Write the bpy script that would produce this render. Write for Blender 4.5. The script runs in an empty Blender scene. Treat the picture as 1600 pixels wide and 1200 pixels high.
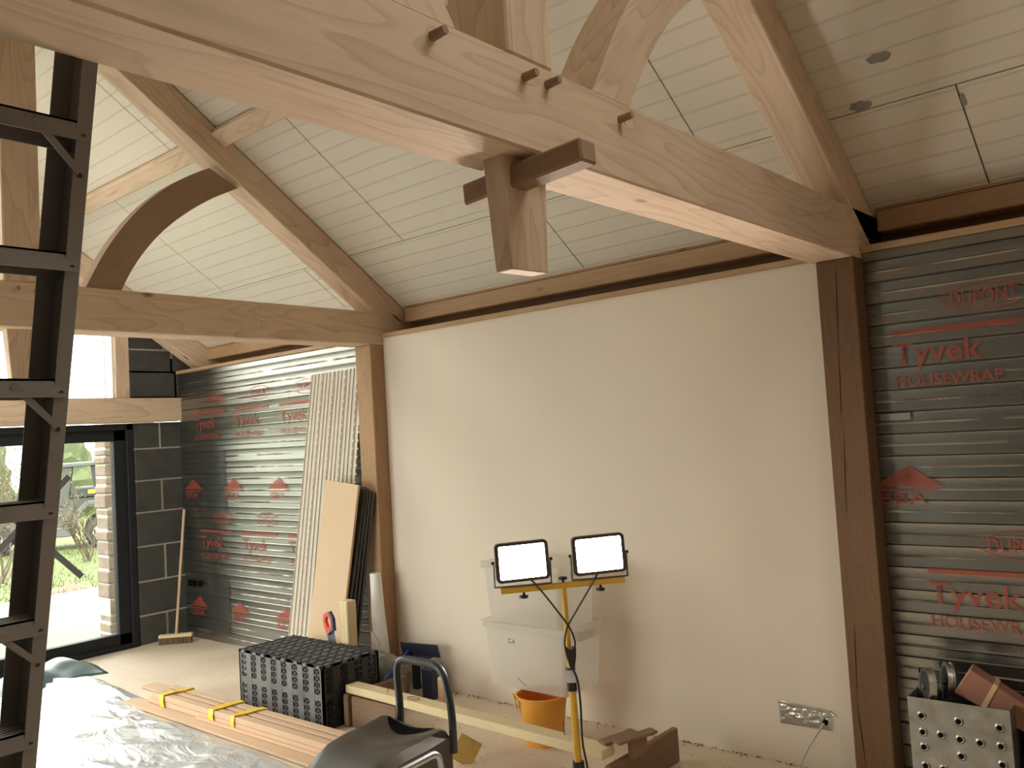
import bpy, bmesh, math, random
from mathutils import Vector, Matrix, noise, Euler
random.seed(7)
sc = bpy.context.scene
COL = sc.collection
PI = math.pi

# ------------------------------------------------------------------ camera
_y, _p, _r = math.radians(40.726), math.radians(3.214), math.radians(-3.410)
F = Vector((-math.sin(_y)*math.cos(_p), math.cos(_y)*math.cos(_p), math.sin(_p)))
R0 = Vector((math.cos(_y), math.sin(_y), 0)); U0 = R0.cross(F)
RV = R0*math.cos(_r) + U0*math.sin(_r); UV = -R0*math.sin(_r) + U0*math.cos(_r)
CAM = Vector((7.6, -4.05, 1.685))
cd = bpy.data.cameras.new('camera'); cd.sensor_width = 36; cd.lens = 36*1343/1600; cd.clip_start = .02
co = bpy.data.objects.new('camera', cd); COL.objects.link(co)
m = Matrix.Identity(4)
for i in range(3):
    m[i][0], m[i][1], m[i][2], m[i][3] = RV[i], UV[i], -F[i], CAM[i]
co.matrix_world = m; sc.camera = co
# ------------------------------------------------------------------ light / exposure
SKY = 1.0
LAMP_W = 32.0     # radiance of the two floodlight panels
W = bpy.data.worlds.new('overcast'); sc.world = W; W.use_nodes = True
bg = W.node_tree.nodes['Background']
_n = W.node_tree.nodes; _l = W.node_tree.links       # CIE overcast sky: zenith three times the horizon
_tc = _n.new('ShaderNodeTexCoord'); _sx = _n.new('ShaderNodeSeparateXYZ'); _l.new(_tc.outputs['Generated'], _sx.inputs[0])
_ma = _n.new('ShaderNodeMath'); _ma.operation = 'MULTIPLY_ADD'; _ma.inputs[1].default_value = 2.0; _ma.inputs[2].default_value = 1.0
_mx = _n.new('ShaderNodeMath'); _mx.operation = 'MAXIMUM'; _mx.inputs[1].default_value = 0.0
_l.new(_sx.outputs['Z'], _mx.inputs[0]); _l.new(_mx.outputs[0], _ma.inputs[0])
_st = _n.new('ShaderNodeMath'); _st.operation = 'MULTIPLY'; _st.inputs[1].default_value = SKY; _l.new(_ma.outputs[0], _st.inputs[0]); _l.new(_st.outputs[0], bg.inputs[1])
bg.inputs[0].default_value = (1.0, .955, .885, 1)
sc.view_settings.view_transform = 'Standard'; sc.view_settings.look = 'None'
sc.view_settings.exposure = 2.62; sc.view_settings.gamma = 1; sc.view_settings.use_curve_mapping = False
try:
    sc.cycles.use_denoising = True
    sc.cycles.max_bounces = 9; sc.cycles.diffuse_bounces = 6; sc.cycles.glossy_bounces = 4
    sc.cycles.transparent_max_bounces = 16; sc.cycles.sample_clamp_indirect = 6
except Exception: pass

def portal(name, loc, rot, sx, sy):
    l = bpy.data.lights.new(name, 'AREA'); l.shape = 'RECTANGLE'; l.size = sx; l.size_y = sy
    l.cycles.is_portal = True
    o = bpy.data.objects.new(name, l); COL.objects.link(o); o.location = loc; o.rotation_euler = rot
portal('daylight_portal_gable', (-.16, -2.37, 1.5), (0, -PI/2, 0), 2.95, 3.95)
portal('daylight_portal_added_gable', (-.16, -2.37, 3.35), (0, -PI/2, 0), .6, 2.0)
portal('daylight_portal_roof', (7.8, -1.84, 4.14), (-math.atan(.7), 0, 0), .7, 1.0)
portal('daylight_portal_added_roof', (1.7, -3.35, 3.87), (math.atan(.7), 0, 0), 1.4, 1.2)
portal('daylight_portal_added_door', (2.1, -4.80, 1.05), (PI/2, 0, 0), 3.2, 2.1)

# ------------------------------------------------------------------ materials
M = {}
def mat(name, col, rough=.6, metal=0., bump=None, var=None, spec=.5, **kw):
    """col base colour; var=(colour2, scale, stretch(xyz), contrast) noise mix; bump=(strength, scale, stretch)"""
    m = bpy.data.materials.new(name); m.use_nodes = True; M[name] = m
    nt = m.node_tree; b = nt.nodes['Principled BSDF']; L = nt.links.new
    b.inputs['Base Color'].default_value = (*col, 1); b.inputs['Roughness'].default_value = rough
    b.inputs['Metallic'].default_value = metal; b.inputs['Specular IOR Level'].default_value = spec
    tc = nt.nodes.new('ShaderNodeTexCoord')
    def noi(scale, st, detail=4, dist=0):
        mp = nt.nodes.new('ShaderNodeMapping'); mp.inputs['Scale'].default_value = st
        n = nt.nodes.new('ShaderNodeTexNoise'); n.inputs['Scale'].default_value = scale; n.inputs['Detail'].default_value = detail
        n.inputs['Distortion'].default_value = dist
        L(tc.outputs['Object'], mp.inputs[0]); L(mp.outputs[0], n.inputs['Vector']); return n
    if var:
        c2, s, st, con = var
        n = noi(s, st, 5)
        rp = nt.nodes.new('ShaderNodeValToRGB'); rp.color_ramp.elements[0].position = .5-con; rp.color_ramp.elements[1].position = .5+con
        rp.color_ramp.elements[0].color = (*col, 1); rp.color_ramp.elements[1].color = (*c2, 1)
        L(n.outputs['Fac'], rp.inputs[0]); L(rp.outputs[0], b.inputs['Base Color'])
    if bump:
        s, sca, st = bump
        n = noi(sca, st, 4)
        bp = nt.nodes.new('ShaderNodeBump'); bp.inputs['Strength'].default_value = s; bp.inputs['Distance'].default_value = .01
        L(n.outputs['Fac'], bp.inputs['Height']); L(bp.outputs[0], b.inputs['Normal'])
    for k, v in kw.items(): b.inputs[k.replace('_', ' ')].default_value = v
    return m

def wood(name, light, dark, knot, ring=2.2, rough=.62, contrast=.5, knots=True):
    """long-grain timber: grain runs along the object's own X axis"""
    m = bpy.data.materials.new(name); m.use_nodes = True; M[name] = m
    nt = m.node_tree; b = nt.nodes['Principled BSDF']; L = nt.links.new; N = nt.nodes.new
    b.inputs['Roughness'].default_value = rough; b.inputs['Specular IOR Level'].default_value = .25
    tc = N('ShaderNodeTexCoord'); oi = N('ShaderNodeObjectInfo')
    off = N('ShaderNodeVectorMath'); off.operation = 'ADD'
    rs = N('ShaderNodeMath'); rs.operation = 'MULTIPLY'; rs.inputs[1].default_value = 37.
    L(oi.outputs['Random'], rs.inputs[0]); L(tc.outputs['Object'], off.inputs[0]); L(rs.outputs[0], off.inputs[1])
    mp = N('ShaderNodeMapping'); mp.inputs['Scale'].default_value = (.35, 2.2, 2.2); L(off.outputs[0], mp.inputs[0])
    n1 = N('ShaderNodeTexNoise'); n1.inputs['Scale'].default_value = ring; n1.inputs['Detail'].default_value = 2.5; n1.inputs['Distortion'].default_value = .35
    L(mp.outputs[0], n1.inputs['Vector'])
    mul = N('ShaderNodeMath'); mul.operation = 'MULTIPLY'; mul.inputs[1].default_value = 15.; L(n1.outputs['Fac'], mul.inputs[0])
    fr = N('ShaderNodeMath'); fr.operation = 'FRACT'; L(mul.outputs[0], fr.inputs[0])
    rp = N('ShaderNodeValToRGB'); e = rp.color_ramp.elements
    e[0].position = 0; e[0].color = (.75, .75, .75, 1); e[1].position = .10; e[1].color = (0, 0, 0, 1)
    k = e.new(.6); k.color = (.1, .1, .1, 1); k = e.new(.93); k.color = (.45, .45, .45, 1); k = e.new(1); k.color = (.75, .75, .75, 1)
    L(fr.outputs[0], rp.inputs[0])
    mp2 = N('ShaderNodeMapping'); mp2.inputs['Scale'].default_value = (1.2, 26, 26); L(off.outputs[0], mp2.inputs[0])
    n2 = N('ShaderNodeTexNoise'); n2.inputs['Scale'].default_value = 3; n2.inputs['Detail'].default_value = 6; L(mp2.outputs[0], n2.inputs['Vector'])
    n3 = N('ShaderNodeTexNoise'); n3.inputs['Scale'].default_value = 1.7; n3.inputs['Detail'].default_value = 3; L(off.outputs[0], n3.inputs['Vector'])
    a1 = N('ShaderNodeMath'); a1.operation = 'MULTIPLY_ADD'; a1.inputs[1].default_value = contrast; L(rp.outputs[0], a1.inputs[0])
    a2 = N('ShaderNodeMath'); a2.operation = 'MULTIPLY_ADD'; a2.inputs[1].default_value = .55; a2.inputs[2].default_value = -.22; L(n2.outputs['Fac'], a2.inputs[0]); L(a2.outputs[0], a1.inputs[2])
    a3 = N('ShaderNodeMath'); a3.operation = 'MULTIPLY_ADD'; a3.inputs[1].default_value = .9; a3.inputs[2].default_value = -.4; L(n3.outputs['Fac'], a3.inputs[0])
    ad = N('ShaderNodeMath'); ad.operation = 'ADD'; ad.use_clamp = True; L(a1.outputs[0], ad.inputs[0]); L(a3.outputs[0], ad.inputs[1])
    mx = N('ShaderNodeMix'); mx.data_type = 'RGBA'; mx.inputs['A'].default_value = (*light, 1); mx.inputs['B'].default_value = (*dark, 1); L(ad.outputs[0], mx.inputs['Factor'])
    last = mx.outputs['Result']
    if knots:
        mp3 = N('ShaderNodeMapping'); mp3.inputs['Scale'].default_value = (.9, 2.0, 2.0); L(off.outputs[0], mp3.inputs[0])
        vo = N('ShaderNodeTexVoronoi'); vo.inputs['Scale'].default_value = 1.6; L(mp3.outputs[0], vo.inputs['Vector'])
        kr = N('ShaderNodeValToRGB'); kr.color_ramp.elements[0].position = .03; kr.color_ramp.elements[0].color = (1, 1, 1, 1); kr.color_ramp.elements[1].position = .075; kr.color_ramp.elements[1].color = (0, 0, 0, 1)
        L(vo.outputs['Distance'], kr.inputs[0])
        mk = N('ShaderNodeMix'); mk.data_type = 'RGBA'; mk.inputs['B'].default_value = (*knot, 1); L(kr.outputs[0], mk.inputs['Factor']); L(last, mk.inputs['A']); last = mk.outputs['Result']
    L(last, b.inputs['Base Color'])
    bp = N('ShaderNodeBump'); bp.inputs['Strength'].default_value = .18; bp.inputs['Distance'].default_value = .004; L(ad.outputs[0], bp.inputs['Height']); L(bp.outputs[0], b.inputs['Normal'])
    return m

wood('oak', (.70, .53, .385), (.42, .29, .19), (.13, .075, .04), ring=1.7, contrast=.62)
wood('oak_old', (.40, .245, .135), (.20, .11, .055), (.07, .04, .02), contrast=.35)
wood('oak_brown_shaded', (.15, .082, .041), (.085, .044, .021), (.035, .018, .009), contrast=.35)  # browner post oak, with the right post's weaker light put into the colour
wood('oak_plate', (.46, .30, .175), (.28, .165, .09), (.1, .06, .03), contrast=.35)
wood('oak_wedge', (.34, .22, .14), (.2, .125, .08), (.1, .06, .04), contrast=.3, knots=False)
wood('pine', (.70, .58, .36), (.54, .40, .21), (.25, .15, .07), ring=1.6, contrast=.35)
wood('strip_wood', (.60, .42, .29), (.50, .33, .21), (.3, .2, .1), ring=1.2, contrast=.25, knots=False)
wood('plank_brown', (.24, .15, .095), (.14, .085, .05), (.1, .06, .03), contrast=.3, knots=False)
mat('plaster', (.78, .69, .58), .85, var=((.71, .625, .525), 1.1, (1, 1, .45), .22), bump=(.05, 30, (1, 1, 1)), spec=.2)
mat('screed', (.60, .475, .38), .55, var=((.70, .615, .475), 1.6, (1, 1, 1), .2), bump=(.25, 45, (1, 1, 1)), spec=.35)
mat('mortar', (.42, .385, .32), .9, bump=(.5, 60, (1, 1, 1)))
mat('block', (.048, .047, .043), .9, var=((.075, .072, .065), 9, (1, 1, 1), .2), bump=(.5, 90, (1, 1, 1)))
mat('black_frame', (.018, .019, .021), .6, spec=.25)
mat('alu_ladder', (.27, .245, .225), .5, .1, var=((.20, .185, .17), 6, (1, 1, .3), .25))
mat('rivet', (.05, .048, .045), .5, .6)
mat('mdf', (.60, .435, .285), .7, var=((.57, .41, .26), 3, (1, 1, 1), .3))
mat('dark_edge', (.06, .05, .045), .7)
mat('crate_plastic', (.065, .07, .08), .5, var=((.19, .187, .18), 5, (1, 1, 1), .3))
mat('crate_clean_shaded', (.022, .023, .026), .5)  # clean black plastic; shade on end faces and inside is in the colour
mat('black_plastic', (.016, .015, .014), .45, var=((.095, .075, .055), 3.5, (1, 1, 1), .3))
mat('black_tube', (.025, .027, .03), .32)
mat('silver_tube', (.45, .45, .46), .3, .9)
mat('yellow_paint', (.72, .43, .05), .42)
mat('bucket', (.80, .36, .03), .45, var=((.72, .36, .06), 6, (1, 1, 1), .3))
mat('bucket_in', (.75, .25, .04), .5)
mat('rubber', (.015, .015, .015), .5)
mat('cable_white', (.52, .47, .42), .5)
mat('ply_yellow', (.42, .25, .05), .6, var=((.5, .34, .1), 12, (1, 1, 6), .2))
mat('label_white', (.6, .62, .66), .4)
mat('galv', (.38, .375, .345), .42, .8, var=((.24, .235, .21), 14, (1, 1, 1), .2))
mat('steel', (.55, .54, .5), .3, .95)
mat('hole', (.008, .008, .008), .9, spec=0)
mat('terracotta', (.36, .17, .11), .75, var=((.26, .12, .08), 6, (1, 1, 1), .3))
mat('saw_red', (.70, .09, .06), .45); mat('saw_blue', (.03, .05, .13), .45); mat('saw_blade', (.2, .24, .27), .35, .7)
mat('paper_white', (.80, .77, .74), .6, bump=(.3, 7, (1, 1, .4)))
mat('navy', (.018, .024, .045), .5); mat('blue', (.03, .055, .22), .4)
mat('rag', (.17, .16, .13), .95, var=((.28, .25, .2), 18, (1, 1, 1), .2))
mat('tape_yellow', (.85, .58, .03), .35)
mat('bristle', (.17, .11, .06), .9, bump=(1, 120, (1, 1, .1)))
mat('bead_strip', (.68, .62, .525), .55, var=((.58, .525, .45), 14, (1, 1, .3), .3))
mat('black_print', (.03, .03, .03), .7)
mat('grass', (.035, .058, .008), .9, var=((.058, .072, .013), 1.6, (1, 1, 1), .25), bump=(1, 40, (1, 1, 1)))
mat('patio', (.105, .084, .07), .9, var=((.07, .054, .045), 1.2, (1, 1, 1), .25), bump=(.5, 30, (1, 1, 1)))
mat('soil', (.075, .05, .035), .95, bump=(1, 20, (1, 1, 1)))
mat('utv_body', (.045, .049, .044), .5); mat('utv_dark', (.018, .018, .019), .6); mat('tyre', (.032, .029, .028), .9, bump=(.6, 30, (1, 1, 1)))
mat('utv_grey', (.07, .07, .07), .5)
mat('rim_metal', (.3, .3, .31), .4, .6)
mat('twig', (.075, .055, .037), .9); mat('leaf', (.06, .075, .015), .7); mat('hedge', (.045, .058, .02), .9, bump=(1, 9, (1, 1, 1)))
mat('stone', (.20, .16, .125), .9, var=((.13, .10, .075), 8, (1, 1, 1), .25), bump=(.7, 25, (1, 1, 1)))
mat('tape_black', (.12, .115, .11), .6)
mat('panel_tan', (.62, .42, .25), .7)
mat('white_frame', (.75, .75, .72), .5)
mat('foil_dark', (.24, .245, .228), .4, .8, bump=(.15, 6, (2, 1, 9)))
mat('patch_film', (.10, .105, .095), .4, .5, Alpha=.5)
mat('teal_sheet', (.07, .115, .13), .35, bump=(.3, 5, (1, 1, 1)))
mat('stain', (.26, .25, .22), .85)

def special():
    # white ceiling boards with fine printed lines along their length
    m = bpy.data.materials.new('ceiling_board'); m.use_nodes = True; M['ceiling_board'] = m
    nt = m.node_tree; b = nt.nodes['Principled BSDF']; L = nt.links.new; N = nt.nodes.new
    b.inputs['Roughness'].default_value = .5; b.inputs['Specular IOR Level'].default_value = .4
    tc = N('ShaderNodeTexCoord'); sp = N('ShaderNodeSeparateXYZ'); L(tc.outputs['Object'], sp.inputs[0])
    nz = N('ShaderNodeTexNoise'); nz.inputs['Scale'].default_value = 2.5; L(tc.outputs['Object'], nz.inputs['Vector'])
    d = N('ShaderNodeMath'); d.operation = 'MULTIPLY_ADD'; d.inputs[1].default_value = .012; L(nz.outputs['Fac'], d.inputs[0]); L(sp.outputs['Y'], d.inputs[2])
    k = N('ShaderNodeMath'); k.operation = 'MULTIPLY'; k.inputs[1].default_value = 1/.1045; L(d.outputs[0], k.inputs[0])
    fr = N('ShaderNodeMath'); fr.operation = 'FRACT'; L(k.outputs[0], fr.inputs[0])
    pp = N('ShaderNodeMath'); pp.operation = 'SUBTRACT'; pp.inputs[1].default_value = .5; L(fr.outputs[0], pp.inputs[0])
    ab = N('ShaderNodeMath'); ab.operation = 'ABSOLUTE'; L(pp.outputs[0], ab.inputs[0])
    rp = N('ShaderNodeValToRGB'); e = rp.color_ramp.elements; e[0].position = .02; e[0].color = (1, 1, 1, 1); e[1].position = .085; e[1].color = (0, 0, 0, 1); L(ab.outputs[0], rp.inputs[0])
    n2 = N('ShaderNodeTexNoise'); n2.inputs['Scale'].default_value = 1.8; n2.inputs['Detail'].default_value = 4; L(tc.outputs['Object'], n2.inputs['Vector'])
    f = N('ShaderNodeMath'); f.operation = 'MULTIPLY'; L(rp.outputs[0], f.inputs[0]); L(n2.outputs['Fac'], f.inputs[1])
    mx = N('ShaderNodeMix'); mx.data_type = 'RGBA'; mx.inputs['A'].default_value = (.70, .65, .55, 1); mx.inputs['B'].default_value = (.50, .46, .38, 1); L(f.outputs[0], mx.inputs['Factor'])
    L(mx.outputs['Result'], b.inputs['Base Color'])
    bp = N('ShaderNodeBump'); bp.inputs['Strength'].default_value = .35; bp.inputs['Distance'].default_value = .004; bp.invert = True; L(rp.outputs[0], bp.inputs['Height']); L(bp.outputs[0], b.inputs['Normal'])
    # reflective foil membrane
    m = bpy.data.materials.new('foil'); m.use_nodes = True; M['foil'] = m
    nt = m.node_tree; b = nt.nodes['Principled BSDF']; L = nt.links.new; N = nt.nodes.new
    b.inputs['Metallic'].default_value = .95; b.inputs['Roughness'].default_value = .3
    tc = N('ShaderNodeTexCoord')
    n = N('ShaderNodeTexNoise'); n.inputs['Scale'].default_value = 1.5; n.inputs['Detail'].default_value = 3; L(tc.outputs['Object'], n.inputs['Vector'])
    rp = N('ShaderNodeValToRGB'); e = rp.color_ramp.elements; e[0].position = .35; e[0].color = (.27, .27, .25, 1); e[1].position = .65; e[1].color = (.325, .32, .295, 1); L(n.outputs['Fac'], rp.inputs[0]); L(rp.outputs[0], b.inputs['Base Color'])
    mp = N('ShaderNodeMapping'); mp.inputs['Scale'].default_value = (14, 1, 60); L(tc.outputs['Object'], mp.inputs[0])
    n2 = N('ShaderNodeTexNoise'); n2.inputs['Scale'].default_value = 1.2; n2.inputs['Detail'].default_value = 3; L(mp.outputs[0], n2.inputs['Vector'])
    ck = N('ShaderNodeTexWave'); ck.bands_direction = 'X'; ck.inputs['Scale'].default_value = 28; ck.inputs['Distortion'].default_value = .6; L(tc.outputs['Object'], ck.inputs['Vector'])
    ad = N('ShaderNodeMath'); ad.operation = 'MULTIPLY_ADD'; ad.inputs[1].default_value = .12; L(ck.outputs['Fac'], ad.inputs[0]); L(n2.outputs['Fac'], ad.inputs[2])
    bp = N('ShaderNodeBump'); bp.inputs['Strength'].default_value = .22; bp.inputs['Distance'].default_value = .003; L(ad.outputs[0], bp.inputs['Height']); L(bp.outputs[0], b.inputs['Normal'])
    # red print on foil, slightly see-through ink
    m = bpy.data.materials.new('red_print'); m.use_nodes = True; M['red_print'] = m
    nt = m.node_tree; b = nt.nodes['Principled BSDF']; L = nt.links.new; N = nt.nodes.new
    b.inputs['Base Color'].default_value = (.42, .085, .05, 1); b.inputs['Roughness'].default_value = .5; b.inputs['Metallic'].default_value = .25
    b.inputs['Alpha'].default_value = .62
    m2 = m.copy(); m2.name = 'grey_print'; M['grey_print'] = m2; m2.node_tree.nodes['Principled BSDF'].inputs['Base Color'].default_value = (.12, .06, .05, 1); m2.node_tree.nodes['Principled BSDF'].inputs['Alpha'].default_value = .5
    # glass pane
    m = bpy.data.materials.new('glass'); m.use_nodes = True; M['glass'] = m
    nt = m.node_tree; nt.nodes.remove(nt.nodes['Principled BSDF']); L = nt.links.new; N = nt.nodes.new
    t = N('ShaderNodeBsdfTransparent'); t.inputs[0].default_value = (.93, .96, .94, 1); g = N('ShaderNodeBsdfGlossy'); g.inputs['Roughness'].default_value = .01
    fz = N('ShaderNodeFresnel'); fz.inputs[0].default_value = 1.35; mx = N('ShaderNodeMixShader')
    L(fz.outputs[0], mx.inputs[0]); L(t.outputs[0], mx.inputs[1]); L(g.outputs[0], mx.inputs[2]); L(mx.outputs[0], nt.nodes['Material Output'].inputs[0])
    # translucent storage box plastic
    m = bpy.data.materials.new('box_plastic'); m.use_nodes = True; M['box_plastic'] = m
    nt = m.node_tree; b = nt.nodes['Principled BSDF']; L = nt.links.new; N = nt.nodes.new
    b.inputs['Base Color'].default_value = (.78, .74, .68, 1); b.inputs['Roughness'].default_value = .35
    t = N('ShaderNodeBsdfTransparent'); tr = N('ShaderNodeBsdfTranslucent'); tr.inputs[0].default_value = (.78, .74, .68, 1)
    m1 = N('ShaderNodeMixShader'); m1.inputs[0].default_value = .4; L(b.outputs[0], m1.inputs[1]); L(tr.outputs[0], m1.inputs[2])
    m2_ = N('ShaderNodeMixShader'); m2_.inputs[0].default_value = .38; L(m1.outputs[0], m2_.inputs[1]); L(t.outputs[0], m2_.inputs[2]); L(m2_.outputs[0], nt.nodes['Material Output'].inputs[0])
    # polythene dust sheet
    m = bpy.data.materials.new('polythene'); m.use_nodes = True; M['polythene'] = m
    nt = m.node_tree; b = nt.nodes['Principled BSDF']; b.inputs['Base Color'].default_value = (.52, .53, .55, 1); b.inputs['Roughness'].default_value = .28; b.inputs['Specular IOR Level'].default_value = .9
    b.inputs['Coat Weight'].default_value = .5; b.inputs['Coat Roughness'].default_value = .2
    L = nt.links.new; N = nt.nodes.new; tc = N('ShaderNodeTexCoord'); mp = N('ShaderNodeMapping'); mp.inputs['Rotation'].default_value = (0, 0, .6); mp.inputs['Scale'].default_value = (1, 2.2, 1); L(tc.outputs['Object'], mp.inputs[0])
    n = N('ShaderNodeTexNoise'); n.inputs['Scale'].default_value = 3.2; n.inputs['Detail'].default_value = 6; n.inputs['Distortion'].default_value = .8; L(mp.outputs[0], n.inputs['Vector'])
    a1 = N('ShaderNodeMath'); a1.operation = 'SUBTRACT'; a1.inputs[1].default_value = .5; L(n.outputs['Fac'], a1.inputs[0]); a2 = N('ShaderNodeMath'); a2.operation = 'ABSOLUTE'; L(a1.outputs[0], a2.inputs[0])
    bp = N('ShaderNodeBump'); bp.inputs['Strength'].default_value = .7; bp.inputs['Distance'].default_value = .05; bp.invert = True; L(a2.outputs[0], bp.inputs['Height']); L(bp.outputs[0], b.inputs['Normal'])
    # lit LED panel
    m = bpy.data.materials.new('led_panel'); m.use_nodes = True; M['led_panel'] = m
    b = m.node_tree.nodes['Principled BSDF']; b.inputs['Emission Color'].default_value = (1, .90, .80, 1); b.inputs['Emission Strength'].default_value = LAMP_W
special()

# ------------------------------------------------------------------ builders
_wm = {}
def link(o, parent=None, ploc=None):
    COL.objects.link(o)
    if parent is not None:
        o.parent = parent; o.matrix_parent_inverse = WM(parent).inverted()
    return o
def WM(o): return _wm.get(o.name, Matrix.Identity(4))
def tag(o, label=None, cat=None, group=None, kind=None):
    if label: o['label'] = label
    if cat: o['category'] = cat
    if group: o['group'] = group
    if kind: o['kind'] = kind
    return o
def thing(name, label, cat, loc=(0, 0, 0), group=None, kind=None):
    o = bpy.data.objects.new(name, None); COL.objects.link(o); o.location = loc; o.empty_display_size = .1
    _wm[o.name] = Matrix.Translation(loc)
    return tag(o, label, cat, group, kind)
def struct(name, loc=(0, 0, 0)):
    return thing(name, None, None, loc, kind='structure')

class MB:
    def __init__(s): s.v = []; s.f = []
    def add(s, vs, fs):
        k = len(s.v); s.v += [tuple(v) for v in vs]; s.f += [tuple(i+k for i in f) for f in fs]; return s
    def box(s, a, b, mtx=None):
        x0, y0, z0 = a; x1, y1, z1 = b
        vs = [Vector(p) for p in ((x0,y0,z0),(x1,y0,z0),(x1,y1,z0),(x0,y1,z0),(x0,y0,z1),(x1,y0,z1),(x1,y1,z1),(x0,y1,z1))]
        if mtx: vs = [mtx @ v for v in vs]
        return s.add(vs, [(0,3,2,1),(4,5,6,7),(0,1,5,4),(1,2,6,5),(2,3,7,6),(3,0,4,7)])
    def bar(s, p, q, w, h, up=(0, 0, 1)):
        p, q = Vector(p), Vector(q); d = (q-p); l = d.length; mt = frame(p, q, up)
        return s.box((0, -w/2, -h/2), (l, w/2, h/2), mt)
    def tube(s, pts, r, n=10, caps=True):
        pts = [Vector(p) for p in pts]; rings = []; prev = None
        for i, p in enumerate(pts):
            t = (pts[min(i+1, len(pts)-1)] - pts[max(i-1, 0)]).normalized()
            if prev is None:
                a = t.orthogonal().normalized()
            else:
                a = (prev - t*prev.dot(t)).normalized()
            prev = a; b = t.cross(a); rr = r[i] if isinstance(r, (list, tuple)) else r
            rings.append([p + (a*math.cos(2*PI*k/n) + b*math.sin(2*PI*k/n))*rr for k in range(n)])
        k0 = len(s.v)
        for g in rings: s.v += [tuple(v) for v in g]
        for i in range(len(rings)-1):
            for k in range(n):
                s.f.append((k0+i*n+k, k0+i*n+(k+1)%n, k0+(i+1)*n+(k+1)%n, k0+(i+1)*n+k))
        if caps:
            s.f.append(tuple(k0+k for k in range(n))[::-1]); s.f.append(tuple(k0+(len(rings)-1)*n+k for k in range(n)))
        return s
    def lathe(s, prof, c=(0, 0, 0), n=32, mtx=None):
        c = Vector(c); k0 = len(s.v)
        for r, z in prof:
            for k in range(n):
                v = Vector((r*math.cos(2*PI*k/n), r*math.sin(2*PI*k/n), z))
                if mtx: v = mtx @ v
                s.v.append(tuple(v + c))
        for i in range(len(prof)-1):
            for k in range(n): s.f.append((k0+i*n+k, k0+i*n+(k+1)%n, k0+(i+1)*n+(k+1)%n, k0+(i+1)*n+k))
        return s
    def prism(s, poly, d0, d1, mtx=None):
        """poly in local XZ, extruded along local Y from d0 to d1"""
        n = len(poly); vs = [Vector((x, d0, z)) for x, z in poly] + [Vector((x, d1, z)) for x, z in poly]
        if mtx: vs = [mtx @ v for v in vs]
        fs = [tuple(range(n)), tuple(range(n, 2*n))[::-1]] + [(i, i+n, (i+1) % n + n, (i+1) % n) for i in range(n)]
        return s.add(vs, fs)
    def mesh(s, name, mats, smooth=False, bevel=0):
        me = bpy.data.meshes.new(name); me.from_pydata(s.v, [], s.f)
        bm = bmesh.new(); bm.from_mesh(me); bmesh.ops.recalc_face_normals(bm, faces=bm.faces)
        if bevel: bmesh.ops.bevel(bm, geom=bm.edges[:], offset=bevel, segments=1, affect='EDGES', clamp_overlap=True)
        bm.to_mesh(me); bm.free()
        me.materials.append(M[mats])
        if smooth:
            for p in me.polygons: p.use_smooth = True
            try: me.set_sharp_from_angle(angle=math.radians(40))
            except Exception: pass
        return me
    def obj(s, name, mats, parent=None, smooth=False, bevel=0, mtx=None):
        o = bpy.data.objects.new(name, s.mesh(name, mats, smooth, bevel))
        if mtx is not None: o.matrix_world = mtx; _wm[o.name] = mtx.copy()
        return link(o, parent)
def frame(p, q, up=(0, 0, 1)):
    p, q = Vector(p), Vector(q); x = (q-p).normalized(); u = Vector(up)
    y = u.cross(x)
    if y.length < 1e-5: y = Vector((0, 1, 0)).cross(x) if abs(x.y) < .9 else Vector((1, 0, 0)).cross(x)
    y.normalize(); z = x.cross(y)
    mt = Matrix.Identity(4)
    for i in range(3): mt[i][0], mt[i][1], mt[i][2], mt[i][3] = x[i], y[i], z[i], p[i]
    return mt
def beam(name, p, q, w, h, material, parent=None, up=(0, 0, 1), bevel=.006):
    """rectangular timber from p to q (centre line), w across, h along up; grain along its length"""
    l = (Vector(q)-Vector(p)).length
    return MB().box((0, -w/2, -h/2), (l, w/2, h/2)).obj(name, material, parent, bevel=bevel, mtx=frame(p, q, up))
def boxo(name, a, b, material, parent=None, bevel=0): return MB().box(a, b).obj(name, material, parent, bevel=bevel)
def arc(c, r, a0, a1, n, fn): return [fn(c, r, a0+(a1-a0)*i/n) for i in range(n+1)]

# ================================================================== THE SETTING
RIDGE = -2.37; SL = .70; ZC0 = 2.79          # roof plane z = ZC0 - SL*y (right-hand slope)
XN = 10.2                                    # near end of the room
YL = 2*RIDGE
def roofz(y): return ZC0 - SL*y if y > RIDGE else ZC0 - SL*(2*RIDGE - y)
# floor
fl = MB().box((-.05, YL-.1, -.15), (XN+.1, .35, 0)).obj('floor', 'screed'); tag(fl, kind='structure')
# plaster wall between the two posts
wp = MB().box((2.921, 0, 0), (6.111, .12, 2.412)).obj('wall_plaster', 'plaster'); tag(wp, kind='structure')
# back-up wall behind everything at y = .3
tag(boxo('wall_outer', (-.1, .33, -.1), (XN, .45, 2.62), 'plank_brown'), kind='structure')
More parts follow.
